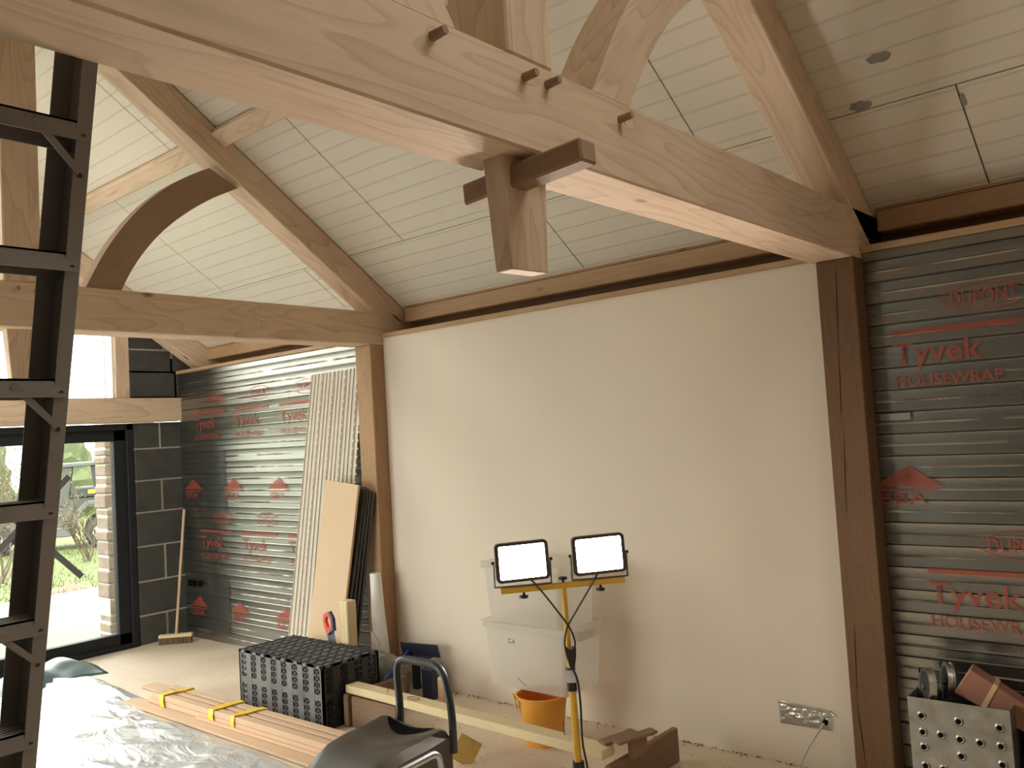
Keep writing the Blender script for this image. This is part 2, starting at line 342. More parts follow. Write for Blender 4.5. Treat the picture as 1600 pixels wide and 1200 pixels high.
# unseen sides: left long wall and near gable, plastered
LW = MB().box((-.2, YL-.12, 0), (.5, YL, 2.75)).box((3.7, YL-.12, 0), (XN, YL, 2.75)).box((.5, YL-.12, 2.1), (3.7, YL, 2.75)).obj('wall_left', 'block'); tag(LW, kind='structure')
d2 = struct('added_door', (2.1, YL-.06, 0)); mb = MB()  # unseen glazed door, added to bring more daylight inside
for a, b in (((.5, YL-.1, 0), (3.7, YL-.03, .05)), ((.5, YL-.1, 2.03), (3.7, YL-.03, 2.1)), ((.5, YL-.1, 0), (.57, YL-.03, 2.1)), ((3.63, YL-.1, 0), (3.7, YL-.03, 2.1)), ((2.05, YL-.1, 0), (2.15, YL-.03, 2.1))): mb.box(a, b)
mb.obj('door_frame', 'black_frame', d2)
for a, b in ((.57, 2.05), (2.15, 3.63)): boxo('pane', (a, YL-.07, .05), (b, YL-.064, 2.03), 'glass', d2)
ng = MB().prism([(YL-.1, 0), (.35, 0), (.35, roofz(.35)), (RIDGE, roofz(RIDGE)), (YL-.1, roofz(YL-.1))], XN, XN+.12, Matrix(((0,1,0,0),(1,0,0,0),(0,0,1,0),(0,0,0,1))))
tag(ng.obj('wall_near', 'plaster'), kind='structure')

# foil membrane walls: horizontal battened pleats
def foil_wall(name, x0, x1, seed):
    pitch = .0985; rnd = random.Random(seed); nx = int((x1-x0)/.022); nzp = int(2.40/pitch)
    prof = [(.0, .004), (.02, .004), (.04, -.0045), (.06, -.003), (.10, -.003), (.425, -.003), (.435, -.003), (.455, -.0040), (.475, -.0062), (.5, -.0072), (.525, -.0062), (.545, -.0040), (.565, -.003), (.575, -.003), (.92, -.003), (.955, -.0042)]
    rows = []
    for k in range(nzp+1):
        for t, d in prof:
            z = (k+t)*pitch
            if z <= 2.405: rows.append((z, d, t))
    rows.append((2.41, -.002, 0))
    vs = []; 
    for z, d, t in rows:
        for i in range(nx+1):
            x = x0+(x1-x0)*i/nx
            kk = round(z/pitch-.5)
            n1 = noise.noise(Vector((x*3.1, kk*3.3, seed))); n2 = noise.noise(Vector((x*14, kk*7.1, seed+5)))
            dd = d + n1*.0006
            zz = z
            if .44 < t < .56:
                amp = max(0., min(1.6, .75+2.2*noise.noise(Vector((x*2.3, kk*3.7, seed+9)))+1.2*n2))
                dd = -.003 + (d+.003)*amp; zz += n1*.003
            vs.append((x, dd, zz))
    w = nx+1
    fs = [(j*w+i, j*w+i+1, (j+1)*w+i+1, (j+1)*w+i) for j in range(len(rows)-1) for i in range(nx)]
    mb = MB().add(vs, fs)
    # thickness behind
    o = mb.obj(name, 'foil', smooth=True); tag(o, kind='structure')
    boxo('membrane_backing', (x0, .008, 0), (x1, .1, 2.41), 'foil_dark', o)
    return o
foil_far = foil_wall('wall_foil_far', .0, 2.749, 3)
foil_near = foil_wall('wall_foil_near', 6.286, 8.9, 11)
tag(boxo('wall_right_end', (8.9, 0, 0), (XN, .1, 2.41), 'block'), kind='structure')

def text(name, body, x, z, width, height, material, parent, y=-.0115, bold=.012, lab=None):
    cu = bpy.data.curves.new(name, 'FONT'); cu.body = body; cu.size = 1; cu.offset = bold
    o = bpy.data.objects.new(name, cu); COL.objects.link(o)
    bpy.context.view_layer.update()
    me = bpy.data.meshes.new_from_object(o); bpy.data.objects.remove(o)
    xs = [v.co.x for v in me.vertices]; ys = [v.co.y for v in me.vertices]
    sx = width/(max(xs)-min(xs)); sz = height/(max(ys)-min(ys)); x_0, y_0 = min(xs), min(ys)
    for v in me.vertices: v.co = Vector((x+(v.co.x-x_0)*sx, y, z+(v.co.y-y_0)*sz))
    me.materials.append(M[material]); o = bpy.data.objects.new(name, me); link(o, parent)
    if lab: o['label'] = lab
    return o
def flat(name, polys, material, parent, y=-.0112):
    mb = MB()
    for p in polys: mb.add([(a, y, b) for a, b in p], [tuple(range(len(p)))])
    o = bpy.data.objects.new(name, bpy.data.meshes.new(name)); o.data.from_pydata(mb.v, [], mb.f); o.data.materials.append(M[material]); return link(o, parent)
def ring_xz(cx, cz, a, b, t, n=36):
    out = []
    for k in range(n):
        p, q = 2*PI*k/n, 2*PI*(k+1)/n
        out.append([(cx+a*math.cos(p), cz+b*math.sin(p)), (cx+a*math.cos(q), cz+b*math.sin(q)), (cx+(a-t)*math.cos(q), cz+(b-t)*math.sin(q)), (cx+(a-t)*math.cos(p), cz+(b-t)*math.sin(p))])
    return out
def print_set(parent, bx, dz, xmax):
    if bx + .5 <= xmax+.25:
        flat('printed_bar', [[(bx, 2.012+dz), (min(bx+.51, xmax), 2.012+dz), (min(bx+.51, xmax), 2.035+dz), (bx, 2.035+dz)]], 'red_print', parent)
    if bx + .36 <= xmax:
        text('printed_word', 'Tyvek', bx, 1.852+dz, .36, .125, 'red_print', parent)
    if bx + .44 <= xmax:
        text('printed_word', 'HOUSEWRAP', bx, 1.782+dz, .43, .05, 'red_print', parent)
    if bx + .52 <= xmax:
        text('printed_address', 'www.construction.tyvek.co.uk', bx-.01, 1.708+dz, .52, .026, 'grey_print', parent, bold=.004)
    if bx + .55 <= xmax:
        flat('printed_oval', ring_xz(bx+.38, 2.143+dz, .172, .058, .005), 'red_print', parent)
        text('printed_word', 'DUPONT', bx+.25, 2.112+dz, .26, .062, 'red_print', parent)
def print_arrow(parent, cx, dz, xmax, xmin):
    if cx+.15 > xmax or cx-.13 < xmin: return
    z = 1.342+dz
    flat('printed_roof_mark', [[(cx-.15, z), (cx+.15, z), (cx+.01, z+.092)], [(cx-.13, z-.012), (cx+.13, z-.012), (cx+.13, z-.022), (cx-.13, z-.022)]], 'red_print', parent)
    text('printed_word', 'BBA', cx-.12, z-.08, .2, .05, 'red_print', parent)
for k in range(4):
    print_set(foil_far, .28+.67*k, 0, 2.75); print_set(foil_far, .325+.67*k, -1.055, 2.75)
    print_arrow(foil_far, .215+.67*k, 0, 2.75, .0); print_arrow(foil_far, .25+.665*k, -1.053, 2.75, .0)
for k in range(4):
    print_set(foil_near, 6.389+.67*k, 0, 8.9); print_set(foil_near, 6.452+.67*k, -1.05, 8.9)
    print_arrow(foil_near, 6.40+.67*k, 0, 8.9, 6.2); print_arrow(foil_near, 6.46+.67*k, -1.053, 8.9, 6.2)
# darker taped patches on the far foil and two dark cut-outs, and a silver label on the near one
flat('foil_patch', [[(.42, 1.14), (.77, 1.14), (.77, 1.675), (.42, 1.675)]], 'patch_film', foil_far, y=-.0108)
flat('foil_patch', [[(.44, .07), (.755, .07), (.755, .565), (.44, .565)]], 'patch_film', foil_far, y=-.0108)
boxo('dark_socket_cutout', (.08, -.022, .462), (.196, -.0100, .512), 'hole', foil_far)
boxo('dark_socket_cutout', (.25, -.022, .466), (.31, -.0100, .516), 'hole', foil_far)
lbl = boxo('silver_label', (6.31, -.0135, 1.638), (6.44, -.0100, 1.668), 'steel', foil_near)
# ledge along the top of the infill panels, split by the posts
for k, (a, b) in enumerate(((0.0, 2.755), (2.93, 6.11), (6.285, XN))):
    t = beam('trim_%d' % (k+1), ((a), .13, 2.4265), ((b), .13, 2.4265), .31, .03, 'oak_plate', bevel=.003); tag(t, kind='structure')
# skirting gap dirt line: rough strip of debris at the foot of the plaster
# ---- gable wall (x = 0): blocks, lintel, door, windows
gw = struct('wall_gable')
def blockrow(y0, y1, z0, z1, joints):
    ys = [y0]+list(joints)+[y1]
    for i in range(len(ys)-1):
        g = .011
        a, b = ys[i]+(g if i else 0), ys[i+1]-(g if i < len(ys)-2 else 0)
        boxo('block', (-.20+random.uniform(-.003, .003), a, z0+.008), (.0+random.uniform(-.003, .004), b, z1-.008), 'block', gw, bevel=.004)
boxo('mortar_bed', (-.205, -.435, 0), (-.008, .32, 1.97), 'mortar', gw)
boxo('mortar_bed', (-.205, -.455, 2.19), (-.008, .34, 2.56), 'mortar', gw)
zs = [0, .254, .553, .862, 1.164, 1.448, 1.734, 1.972]
for i in range(7):
    blockrow(-.437, .0, zs[i], zs[i+1], [-.19+random.uniform(-.012, .012)] if i % 2 == 0 else [])
blockrow(-.458, .33, 2.195, 2.431, [-.03]); blockrow(-.458, .33, 2.431, 2.634, [-.062]); blockrow(-.458, .33, 2.634, 2.84, [-.13])
boxo('mortar_bed', (-.205, -.455, 2.19), (-.008, .0, 2.84), 'mortar', gw)
tag(boxo('wall_gable_top', (-.2, YL, 2.9), (-.03, .0, 3.02), 'panel_tan'), kind='structure')
MX = Matrix(((0,1,0,0),(1,0,0,0),(0,0,1,0),(0,0,0,1)))
ytri, ztri = 1.0, 3.02+1.0*SL    # half width and apex height of the glazed triangle
gt = MB().prism([(-.25, 3.0), (RIDGE+ytri, 3.0), (RIDGE, ztri), (RIDGE, roofz(RIDGE))], -.2, -.02, MX).prism([(2*RIDGE+.25, 3.0), (RIDGE-ytri, 3.0), (RIDGE, ztri), (RIDGE, roofz(RIDGE))], -.2, -.02, MX)
tag(gt.obj('wall_gable_boarding', 'panel_tan'), kind='structure')
w = struct('window_3', (-.06, RIDGE, 3.05))  # unseen glazing in the gable top, added for a brighter ceiling and wall
MB().prism([(RIDGE+ytri, 3.01), (RIDGE, ztri), (RIDGE-ytri, 3.01)], -.08, -.074, MX).obj('pane', 'glass', w)
mb = MB()
for p, q in (((-.07, RIDGE+ytri, 3.03), (-.07, RIDGE, ztri-.02)), ((-.07, RIDGE-ytri, 3.03), (-.07, RIDGE, ztri-.02)), ((-.07, RIDGE+ytri, 3.04), (-.07, RIDGE-ytri, 3.04))): mb.bar(p, q, .05, .05, (1, 0, 0))
mb.obj('window_frame', 'white_frame', w)
tag(boxo('wall_gable_left', (-.2, YL, 0), (0, -4.35, 1.97), 'block'), kind='structure')
lin = beam('lintel_beam', (-.035, .005, 2.083), (-.035, YL, 2.083), .15, .215, 'oak'); tag(lin, 'thick oak lintel beam above the black-framed glass door', 'beam')
# upper glazing
for k, (y0, y1) in enumerate(((-2.29, -.585), (-4.40, -2.45))):
    w = struct('window_%d' % (k+1), (-.06, (y0+y1)/2, 2.2))
    mb = MB()
    for a, b in (((-.09, y0, 2.19), (-.04, y1, 2.2)), ((-.09, y0, 2.89), (-.04, y1, 2.9)), ((-.09, y1-.012, 2.19), (-.04, y1, 2.9)), ((-.09, y0, 2.19), (-.04, y0+.012, 2.9)), ((-.09, y1-.072, 2.19), (-.05, y1-.066, 2.9))): mb.box(a, b)
    mb.obj('window_frame', 'white_frame', w)
    boxo('pane', (-.068, y0+.005, 2.195), (-.062, y1-.005, 2.895), 'glass', w)
for y, lab in ((-.522, 'pale oak jamb post between the bright window and the blockwork'), (-2.37, 'oak mullion post in the middle of the upper gable window'), (-4.47, 'oak jamb post at the left end of the upper gable window')):
    tag(beam('window_post', (-.05, y, 2.19), (-.05, y, 2.92), .126 if y != -2.37 else .15, .1, 'oak', up=(1, 0, 0)), lab, 'post')
# sliding glass door
d = struct('door_1', (-.06, -2.4, 0))
fy0, fy1, fz = -4.35, -.45, 1.965
mb = MB()
for a, b in (((-.14, fy0, fz-.055), (0, fy1, fz)), ((-.14, fy0, 0), (0.012, fy1, .04)), ((-.14, fy1-.055, 0), (0, fy1, fz)), ((-.14, fy0, 0), (0, fy0+.055, fz))): mb.box(a, b)
mb.obj('door_frame', 'black_frame', d, bevel=.003)
for (a, b) in ((-2.35, -.505), (-4.295, -2.35)):
    mb = MB()
    for p, q in (((-.11, a, 1.815), (-.03, b, 1.91)), ((-.11, a, .04), (-.03, b, .135)), ((-.11, b-.105, .04), (-.03, b, 1.91)), ((-.11, a, .04), (-.03, a+.1, 1.91))): mb.box(p, q)
    s = mb.obj('door_sash', 'black_frame', d, bevel=.004)
    boxo('pane', (-.075, a+.09, .125), (-.067, b-.095, 1.825), 'glass', s)
def tape(c, ang, l, t=.05):
    mt = Matrix.Translation(c) @ Matrix.Rotation(ang, 4, 'X')
    return MB().box((0, -l/2, -t/2), (.003, l/2, t/2)).obj('tape_strip', 'tape_black', d, mtx=mt)
tape((-.066, -1.335, 1.185), math.atan2(.99, 1), 1.0); tape((-.064, -1.26, 1.06), -math.atan2(1.06, 1), 1.05)
d['label'] = 'wide black-framed glass door with a cross of grey tape on the pane'

# ---- ceiling boards on the slope
ce = struct('ceiling', (5, RIDGE, 4.4))
ANG = math.atan(SL); CS = math.cos(ANG)
meshes = {}
def cboard(x0, x1, v0, v1, parent=ce):
    """v measured up the slope from y = -.265 line"""
    w, l = x1-x0-.006, v1-v0-.006; key = (round(w, 3), round(l, 3))
    if key not in meshes: meshes[key] = MB().box((0, 0, 0), (w, l, .05)).mesh('ceiling_board', 'ceiling_board', bevel=.0015)
    o = bpy.data.objects.new('ceiling_board', meshes[key])
    # local x = world x, local y = up-slope (-y,+z), local z = outward
    mt = Matrix.Identity(4); up = Vector((0, -CS, CS*SL)); nx = Vector((1, 0, 0)); nn = nx.cross(up)
    # outward normal must point up
    if nn.z < 0: nn = -nn
    p = Vector((x0+.003, -.265-CS*(v0+.003), ZC0+SL*(.265+CS*(v0+.003))))
    for i in range(3): mt[i][0], mt[i][1], mt[i][2], mt[i][3] = nx[i], up[i], nn[i], p[i]
    if nx.cross(up).z < 0:
        # keep right-handed: flip x
        p2 = p + nx*w
        for i in range(3): mt[i][0] = -nx[i]; mt[i][3] = p2[i]
    o.matrix_world = mt; link(o, parent)
VR = (-.265-RIDGE)/CS
PX = 2.195
for (v0, v1, xs) in ((-.70, 0, [.0, 2.385, 4.58, 6.79, 8.98, XN+.1]), (0, 1.2, [.0, 1.285, 3.48, 5.672, 7.865, XN+.1]), (1.2, VR, [.0, .16, 2.355, 4.55, 6.745, 7.45, 8.15, 8.94, XN+.1])):
    for i in range(len(xs)-1):
        if xs[i] == 7.45: continue
        cboard(xs[i]+.02 if i == 0 else xs[i], xs[i+1], v0, v1)
# the far slope and the dark backing above the joints
mb = MB()
A = (0, RIDGE, roofz(RIDGE)+.06); 
yq = -.265-CS*1.2
for xa, xb, y1_, y2_ in ((-.2, 7.44, .5, RIDGE), (8.16, XN+.2, .5, RIDGE), (7.44, 8.16, .5, yq)):
    mb.add([(xa, y1_, ZC0-SL*y1_+.075), (xb, y1_, ZC0-SL*y1_+.075), (xb, y2_, ZC0-SL*y2_+.075), (xa, y2_, ZC0-SL*y2_+.075)], [(0, 1, 2, 3)])
mb.obj('roof_felt', 'dark_edge', ce)
mb = MB()
def lpanel(xa, xb, ya_, yb_):
    q = [(xa, ya_, roofz(ya_)), (xb, ya_, roofz(ya_)), (xb, yb_, roofz(yb_)), (xa, yb_, roofz(yb_))]
    mb.add(q+[(x, y, z+.06) for x, y, z in q], [(0, 1, 2, 3), (7, 6, 5, 4), (0, 1, 5, 4), (1, 2, 6, 5), (2, 3, 7, 6), (3, 0, 4, 7)])
for xa, xb, ya_, yb_ in ((0, XN, RIDGE, -2.87), (0, XN, -3.83, YL-.2), (0, 1.0, -2.87, -3.83), (2.4, XN, -2.87, -3.83)): lpanel(xa, xb, ya_, yb_)
w5 = struct('window_5', (1.7, -3.35, 3.85))  # unseen left-slope roof window, added to brighten the room
MB().add([(x, y, roofz(y)+.05) for x, y in ((1.0, -2.87), (2.4, -2.87), (2.4, -3.83), (1.0, -3.83))], [(0, 1, 2, 3)]).obj('pane', 'glass', w5)
f5 = MB()
for p, q in (((1.02, -2.87), (1.02, -3.83)), ((2.38, -2.87), (2.38, -3.83)), ((1.0, -2.89), (2.4, -2.89)), ((1.0, -3.81), (2.4, -3.81))): f5.bar((*p, roofz(p[1])+.04), (*q, roofz(q[1])+.04), .04, .1)
f5.obj('window_frame', 'white_frame', w5)
mb.obj('left_slope_lining', 'ceiling_board', ce)
rw = struct('window_4', (7.8, -1.8, 4.1))
fr_ = MB()
for p, q in (((7.46, yq, 0), (7.46, RIDGE, 0)), ((8.14, yq, 0), (8.14, RIDGE, 0)), ((7.44, yq-.02, 0), (8.16, yq-.02, 0)), ((7.44, RIDGE+.02, 0), (8.16, RIDGE+.02, 0))):
    fr_.bar((p[0], p[1], ZC0-SL*p[1]+.05), (q[0], q[1], ZC0-SL*q[1]+.05), .04, .12, (0, SL*CS, CS))
fr_.obj('window_frame', 'white_frame', rw)
MB().add([(7.45, yq, ZC0-SL*yq+.08), (8.15, yq, ZC0-SL*yq+.08), (8.15, RIDGE, ZC0-SL*RIDGE+.08), (7.45, RIDGE, ZC0-SL*RIDGE+.08)], [(0, 1, 2, 3)]).obj('pane', 'glass', rw)
# repair smudges on the near boards
for (x, y, a, b) in ((6.56, -.455, .05, .02), (6.42, -.29, .045, .02), (7.02, -.55, .03, .03), (6.80, -.20, .01, .03)):
    n = 14; mb = MB(); pts = []
    for k in range(n):
        rr = 1+.35*noise.noise(Vector((k*.9, x*7, y*5)))
        xx = x+a*rr*math.cos(2*PI*k/n); yy = y+b*rr*math.sin(2*PI*k/n); pts.append((xx, yy, ZC0-SL*yy-.0015))
    mb.add(pts, [tuple(range(n))]); o = mb.obj('grey_repair_smudge', 'stain', ce)

# ================================================================== TIMBER FRAME
def truss(X, zb, zt, label, near):
    root = thing('roof_truss', label, 'truss', (X-.1, RIDGE, zb), 'oak roof trusses')
    xc = X-.1
    beam('tie_beam', (xc, .33, (zb+zt)/2), (xc, YL, (zb+zt)/2), .2, zt-zb, 'oak', root)
    # rafters: underside z=2.555-.7y , top just under the boards
    dep = .225*CS
    for sgn in (1, -1):
        def P(y, off): # off below board plane, vertical
            z = ZC0 - SL*y - off
            return (X-.0875, y if sgn == 1 else 2*RIDGE-y, z)
        mid = .118
        beam('rafter', P(.30, mid), P(RIDGE, mid), .175, dep, 'oak', root)
    beam('king_post', (xc, -2.37, zt), (xc, -2.37, roofz(RIDGE)-.18), .2, .18, 'oak', root, up=(0, 1, 0))
    # through tenon hanging below the tie, tapering, with its wedge bar
    x0, x1 = X-.132, X-.068
    mb = MB(); zl = zb-.29
    top = [(x0, -2.432, zb+.02), (x1, -2.432, zb+.02), (x1, -2.247, zb+.02), (x0, -2.247, zb+.02)]
    bot = [(x0+.004, -2.408, zl), (x1-.002, -2.408, zl), (x1-.002, -2.262, zl+.004), (x0+.004, -2.262, zl+.004)]
    mt = frame((xc, -2.34, zb), (xc, -2.34, zl), (0, 1, 0)); inv = mt.inverted()
    mb.add([inv @ Vector(p) for p in bot+top], [(0,3,2,1),(4,5,6,7),(0,1,5,4),(1,2,6,5),(2,3,7,6),(3,0,4,7)])
    mb.obj('through_tenon', 'oak', root, bevel=.003, mtx=mt)
    p0, p1 = (X-.24, -2.365, zb-.06), (X+.155, -2.365, zb-.036)
    if near: beam('wedge_bar', p0, p1, .066, .058, 'oak_wedge', root)
    # curved braces in both halves
    up = [(-1.301, 3.399), (-1.40, 3.352), (-1.504, 3.288), (-1.61, 3.212), (-1.704, 3.127), (-1.785, 3.04), (-1.856, 2.939), (-1.91, 2.87), (-1.96, 2.79), (-2.046+.02, 2.66), (-2.055, zt)]
    lo = [(-1.110, 3.308), (-1.205, 3.265), (-1.303, 3.207), (-1.41, 3.14), (-1.513, 3.057), (-1.585, 2.995), (-1.648, 2.931), (-1.715, 2.85), (-1.778, 2.762), (-1.83, 2.68), (-1.862, zt)]
    if near: # the near truss's brace sits a little closer to the king post
        up = [(y-.045*i/10, z) for i, (y, z) in enumerate(up)]; lo = [(y-.05*i/10, z) for i, (y, z) in enumerate(lo)]
    def dense(P_):
        out = []
        for i in range(len(P_)-1):
            a, b = P_[max(i-1, 0)], P_[i]; c_, d_ = P_[i+1], P_[min(i+2, len(P_)-1)]
            for k_ in range(4):
                t = k_/4; out.append(tuple(.5*(2*b[j]+(c_[j]-a[j])*t+(2*a[j]-5*b[j]+4*c_[j]-d_[j])*t*t+(3*b[j]-a[j]-3*c_[j]+d_[j])*t**3) for j in (0, 1)))
        return out+[P_[-1]]
    def smoothen(P_):
        Q = list(P_)
        for _ in range(2): Q = [Q[0]]+[tuple((Q[i-1][j]+2*Q[i][j]+Q[i+1][j])/4 for j in (0, 1)) for i in range(1, len(Q)-1)]+[Q[-1]]
        return Q
    up, lo = dense(smoothen(up)), dense(smoothen(lo))
    for sgn in (1, -1):
        g = (lambda y: y) if sgn == 1 else (lambda y: 2*RIDGE-y)
        mb = MB(); n = len(up); th = .15 if near else .1
        vs = []
        for xx in (X-th-.012, X-.012 if not near else X-.004):
            vs += [(xx, g(y), z) for y, z in up] + [(xx, g(y), z) for y, z in lo]
        fs = []
        for i in range(n-1):
            fs += [(i, i+1, n+i+1, n+i), (2*n+i, 3*n+i, 3*n+i+1, 2*n+i+1), (i, 2*n+i, 2*n+i+1, i+1), (n+i, n+i+1, 3*n+i+1, 3*n+i)]
        fs += [(0, n, 3*n, 2*n), (n-1, 3*n-1, 4*n-1, 2*n-1)]
        mt = frame((X, g(-2.0), 2.6), (X, g(-1.2), 3.35), (1, 0, 0)); inv = mt.inverted()
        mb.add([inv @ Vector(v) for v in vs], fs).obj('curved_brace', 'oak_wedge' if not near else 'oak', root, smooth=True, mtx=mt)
    # oak pegs
    pegs = [(-2.723, 2.572), (-2.405, 2.568), (-2.312, 2.573), (-1.976, 2.563)] if near else [(-2.41, zb+.19), (-2.31, zb+.19)]
    for y, z in pegs:
        z = z+random.uniform(-.002, .002)
        MB().tube([(X-.02, y, z), (X+.042, y+.003, z+.004)], [.0125, .0105], 8).obj('peg', 'oak_wedge', root)
    if near:
        MB().tube([(X-.01, -1.94, 2.565), (X+.002, -1.94, 2.565)], .0105, 10).obj('peg', 'pine', root)
    return root
truss(2.92, 2.362, 2.597, 'farther oak roof truss with dark curved brace above the gable door', False)
truss(6.282, 2.386, 2.620, 'nearer oak roof truss with pegs and tenon hanging below its tie beam', True)
# gable end rafters
for sgn in (1, -1):
    o = beam('gable_rafter', (.1, .3 if sgn == 1 else 2*RIDGE-.3, ZC0-SL*.3-.12), (.1, RIDGE, roofz(RIDGE)-.12), .16, .19, 'oak')
    tag(o, 'oak gable rafter seen behind the dark curved brace' if sgn == 1 else 'oak gable rafter on the left slope of the far gable', 'rafter', 'gable rafters')
# posts
for (x0, x1, lab, zt) in ((2.75, 2.92, 'oak post to the left of the white plaster wall', 2.362), (6.112, 6.284, 'dark cracked oak post to the right of the white plaster wall', 2.386)):
    r = beam('oak_post', ((x0+x1)/2, -.02, 0), ((x0+x1)/2, -.02, zt), .2, x1-x0, 'oak_old' if x0 < 5 else 'oak_brown_shaded', up=(1, 0, 0), bevel=.005); tag(r, lab, 'post', 'oak posts')
    # drying cracks as thin dark recess slivers on the front face
    if x0 > 5:
        for (xa, za, zb_, dx) in ((6.185, 1.95, 2.37, .02), (6.172, 1.62, 1.98, .015), (6.16, 1.2, 1.6, .02), (6.145, .42, .75, .012), (6.16, .1, .4, -.02)):
            n = 8; pts = [(xa+dx*k/n+.003*noise.noise(Vector((k*1.3, za, 1))), za+(zb_-za)*k/n) for k in range(n+1)]
            vs = [(x-.0016*math.sin(PI*k/n), -.1206, z) for k, (x, z) in enumerate(pts)] + [(x+.0016*math.sin(PI*k/n)+.0004, -.1206, z) for k, (x, z) in enumerate(pts)]
            MB().add(vs, [(k, k+1, n+2+k, n+1+k) for k in range(n)]).obj('drying_crack', 'hole', r)
# wall plate and purlins
for k, (a, b, lab) in enumerate(((.02, 2.72, 'oak wall plate above the far foil wall'), (2.94, 6.08, 'oak wall plate above the white plaster wall'), (6.30, XN, 'oak wall plate above the near foil wall at the right'))):
    tag(beam('wall_plate', (a, .262, 2.588), (b, .262, 2.588), .125, .105, 'oak_plate'), lab, 'beam', 'wall plates')
    q = beam('plate_batten', (a, .245, 2.6495), (b, .245, 2.6495), .10, .018, 'oak_old', bevel=.002); tag(q, lab.replace('oak wall plate', 'thin dark batten on the wall plate'), 'batten', 'plate battens')
dv = Vector((0, -CS, SL*CS)); nv = Vector((0, -SL*CS, -CS))   # up-slope, inward normal
for (a, b, lab) in ((.19, 2.745, 'oak purlin running from the gable to the farther truss'), (2.92, 6.105, 'oak purlin between the two trusses, behind the nearer tie beam'), (6.282, XN, 'oak purlin in the bay nearest the viewer, under the boards')):
    c = Vector((0, -1.205, ZC0+SL*1.205)) + nv*.037
    tag(beam('purlin', (a, c.y, c.z), (b, c.y, c.z), .112, .07, 'oak', up=-nv), lab, 'purlin', 'oak purlins')

# ================================================================== STEP LADDER (leaning in front of the far tie beam)
lad = thing('step_ladder', 'grey aluminium ladder with wide treads standing at the left edge', 'ladder', (5.40, -3.58, 0))
ld = Vector((.3225, 0, 1.122)).normalized()      # direction up the stile
def lp(z): return Vector((6.025 - (2.27-z)*.3225/1.122*1.0, 0, z))
nrm = Vector((ld.z, 0, -ld.x))                   # front normal (+x)
def stile(y, inn, name='stile'):
    # channel: web on the outer side, flanges front/back
    mb = MB(); p0 = lp(0.0); p1 = lp(2.62)
    def V(p, n, yy): return p + nrm*n + Vector((0, yy, 0))
    def slab(n0, n1, ya, yb):
        vs = [V(p, n, yy) for p in (p0, p1) for (n, yy) in ((n0, ya), (n1, ya), (n1, yb), (n0, yb))]
        mb.add(vs, [(0,1,2,3),(4,7,6,5),(0,4,5,1),(1,5,6,2),(2,6,7,3),(3,7,4,0)])
    slab(-.075, .025, y, y+.003*(-inn)); slab(.022, .025, y, y+.023*inn); slab(-.075, -.072, y, y+.034*inn)
    return mb.obj(name, 'alu_ladder', lad)
YR, YLd = -3.375, -3.80
sr = stile(YR, -1); sl_ = stile(YLd, 1)
zt = 2.286
k = 0
while zt > .15:
    c = lp(zt)
    tr = MB().box((c.x-.055, YLd, zt-.004), (c.x+.022, YR-.003, zt)).box((c.x+.019, YLd, zt-.034), (c.x+.022, YR-.003, zt)).box((c.x-.055, YLd, zt-.034), (c.x-.052, YR-.003, zt))
    for g in range(4): tr.box((c.x-.045+g*.016, YLd, zt), (c.x-.041+g*.016, YR-.003, zt+.002))
    t = tr.obj('tread', 'alu_ladder', lad)
    if k % 2 == 0:
        for (ys, sg) in ((YR, -1), (YLd, 1)):
            a = lp(zt-.005) + nrm*.0265; b = lp(zt-.085) + nrm*.0265
            MB().bar(a + Vector((0, ys*1+sg*.095, 0)), b+Vector((0, ys+sg*.008, 0)), .012, .003, nrm).obj('brace', 'alu_ladder', lad)
    for ys, sg in ((YR, -1), (YLd, 1)):
        for dz in (-.018,) + ((-.085,) if k % 2 == 0 else ()):
            p = lp(zt+dz) + nrm*.0255 + Vector((0, ys+sg*.012, 0))
            MB().tube([p, p+nrm*.003], .0045, 8).obj('rivet', 'rivet', lad)
    zt -= .226; k += 1
for ys in (YR, YLd):
    p = lp(.0); MB().box((p.x-.06, min(ys, ys-.028 if ys == YR else ys), 0), (p.x+.035, max(ys, ys+.028 if ys != YR else ys), .05)).obj('foot', 'rubber', lad)

# ================================================================== WORK LIGHT
wl = thing('work_light', 'yellow twin floodlight on a tripod, both lamps lit, in front of storage boxes', 'work light', (5.18, -.95, 0))
PB = Vector((5.195, -.95, 0)); PT = Vector((5.166, -.95, .975))
def pole(z): return PB.lerp(PT, z/.975)
MB().tube([pole(.12), pole(.60)], .0165, 14).obj('lower_pole', 'yellow_paint', wl, smooth=True)
MB().tube([pole(.55), pole(.972)], .0125, 14).obj('upper_pole', 'yellow_paint', wl, smooth=True)
MB().tube([pole(.515), pole(.615)], .0225, 14).obj('clamp_collar', 'rubber', wl, smooth=True)
lb = MB().box((-.028, -.029, .0), (.028, -.0255, .055)).obj('paper_label', 'label_white', wl, mtx=Matrix.Translation(pole(.555)+Vector((-.008, 0, 0))) @ Matrix.Rotation(.65, 4, 'Z'))
MB().tube([pole(.10), pole(.205)], .026, 14).obj('base_collar', 'rubber', wl, smooth=True)
for a in (350, 110, 230):
    a = math.radians(a); e = Vector((math.cos(a), math.sin(a), 0))
    MB().tube([pole(.15)+e*.02, PB+e*.36+Vector((0, 0, .02)), PB+e*.40+Vector((0, 0, .012))], .012, 10).obj('leg', 'yellow_paint', wl, smooth=True)
B0, B1 = Vector((4.975, -1.165, .978)), Vector((5.355, -.735, .985))
bd = (B1-B0).normalized()
MB().bar(B0, B1, .026, .026).obj('cross_bar', 'yellow_paint', wl, bevel=.003)
fw = Vector((bd.y, -bd.x, 0)).normalized()       # towards the viewer
for s_, nm in ((.07, 1), (.385, 1), (.505, 0)):
    pass
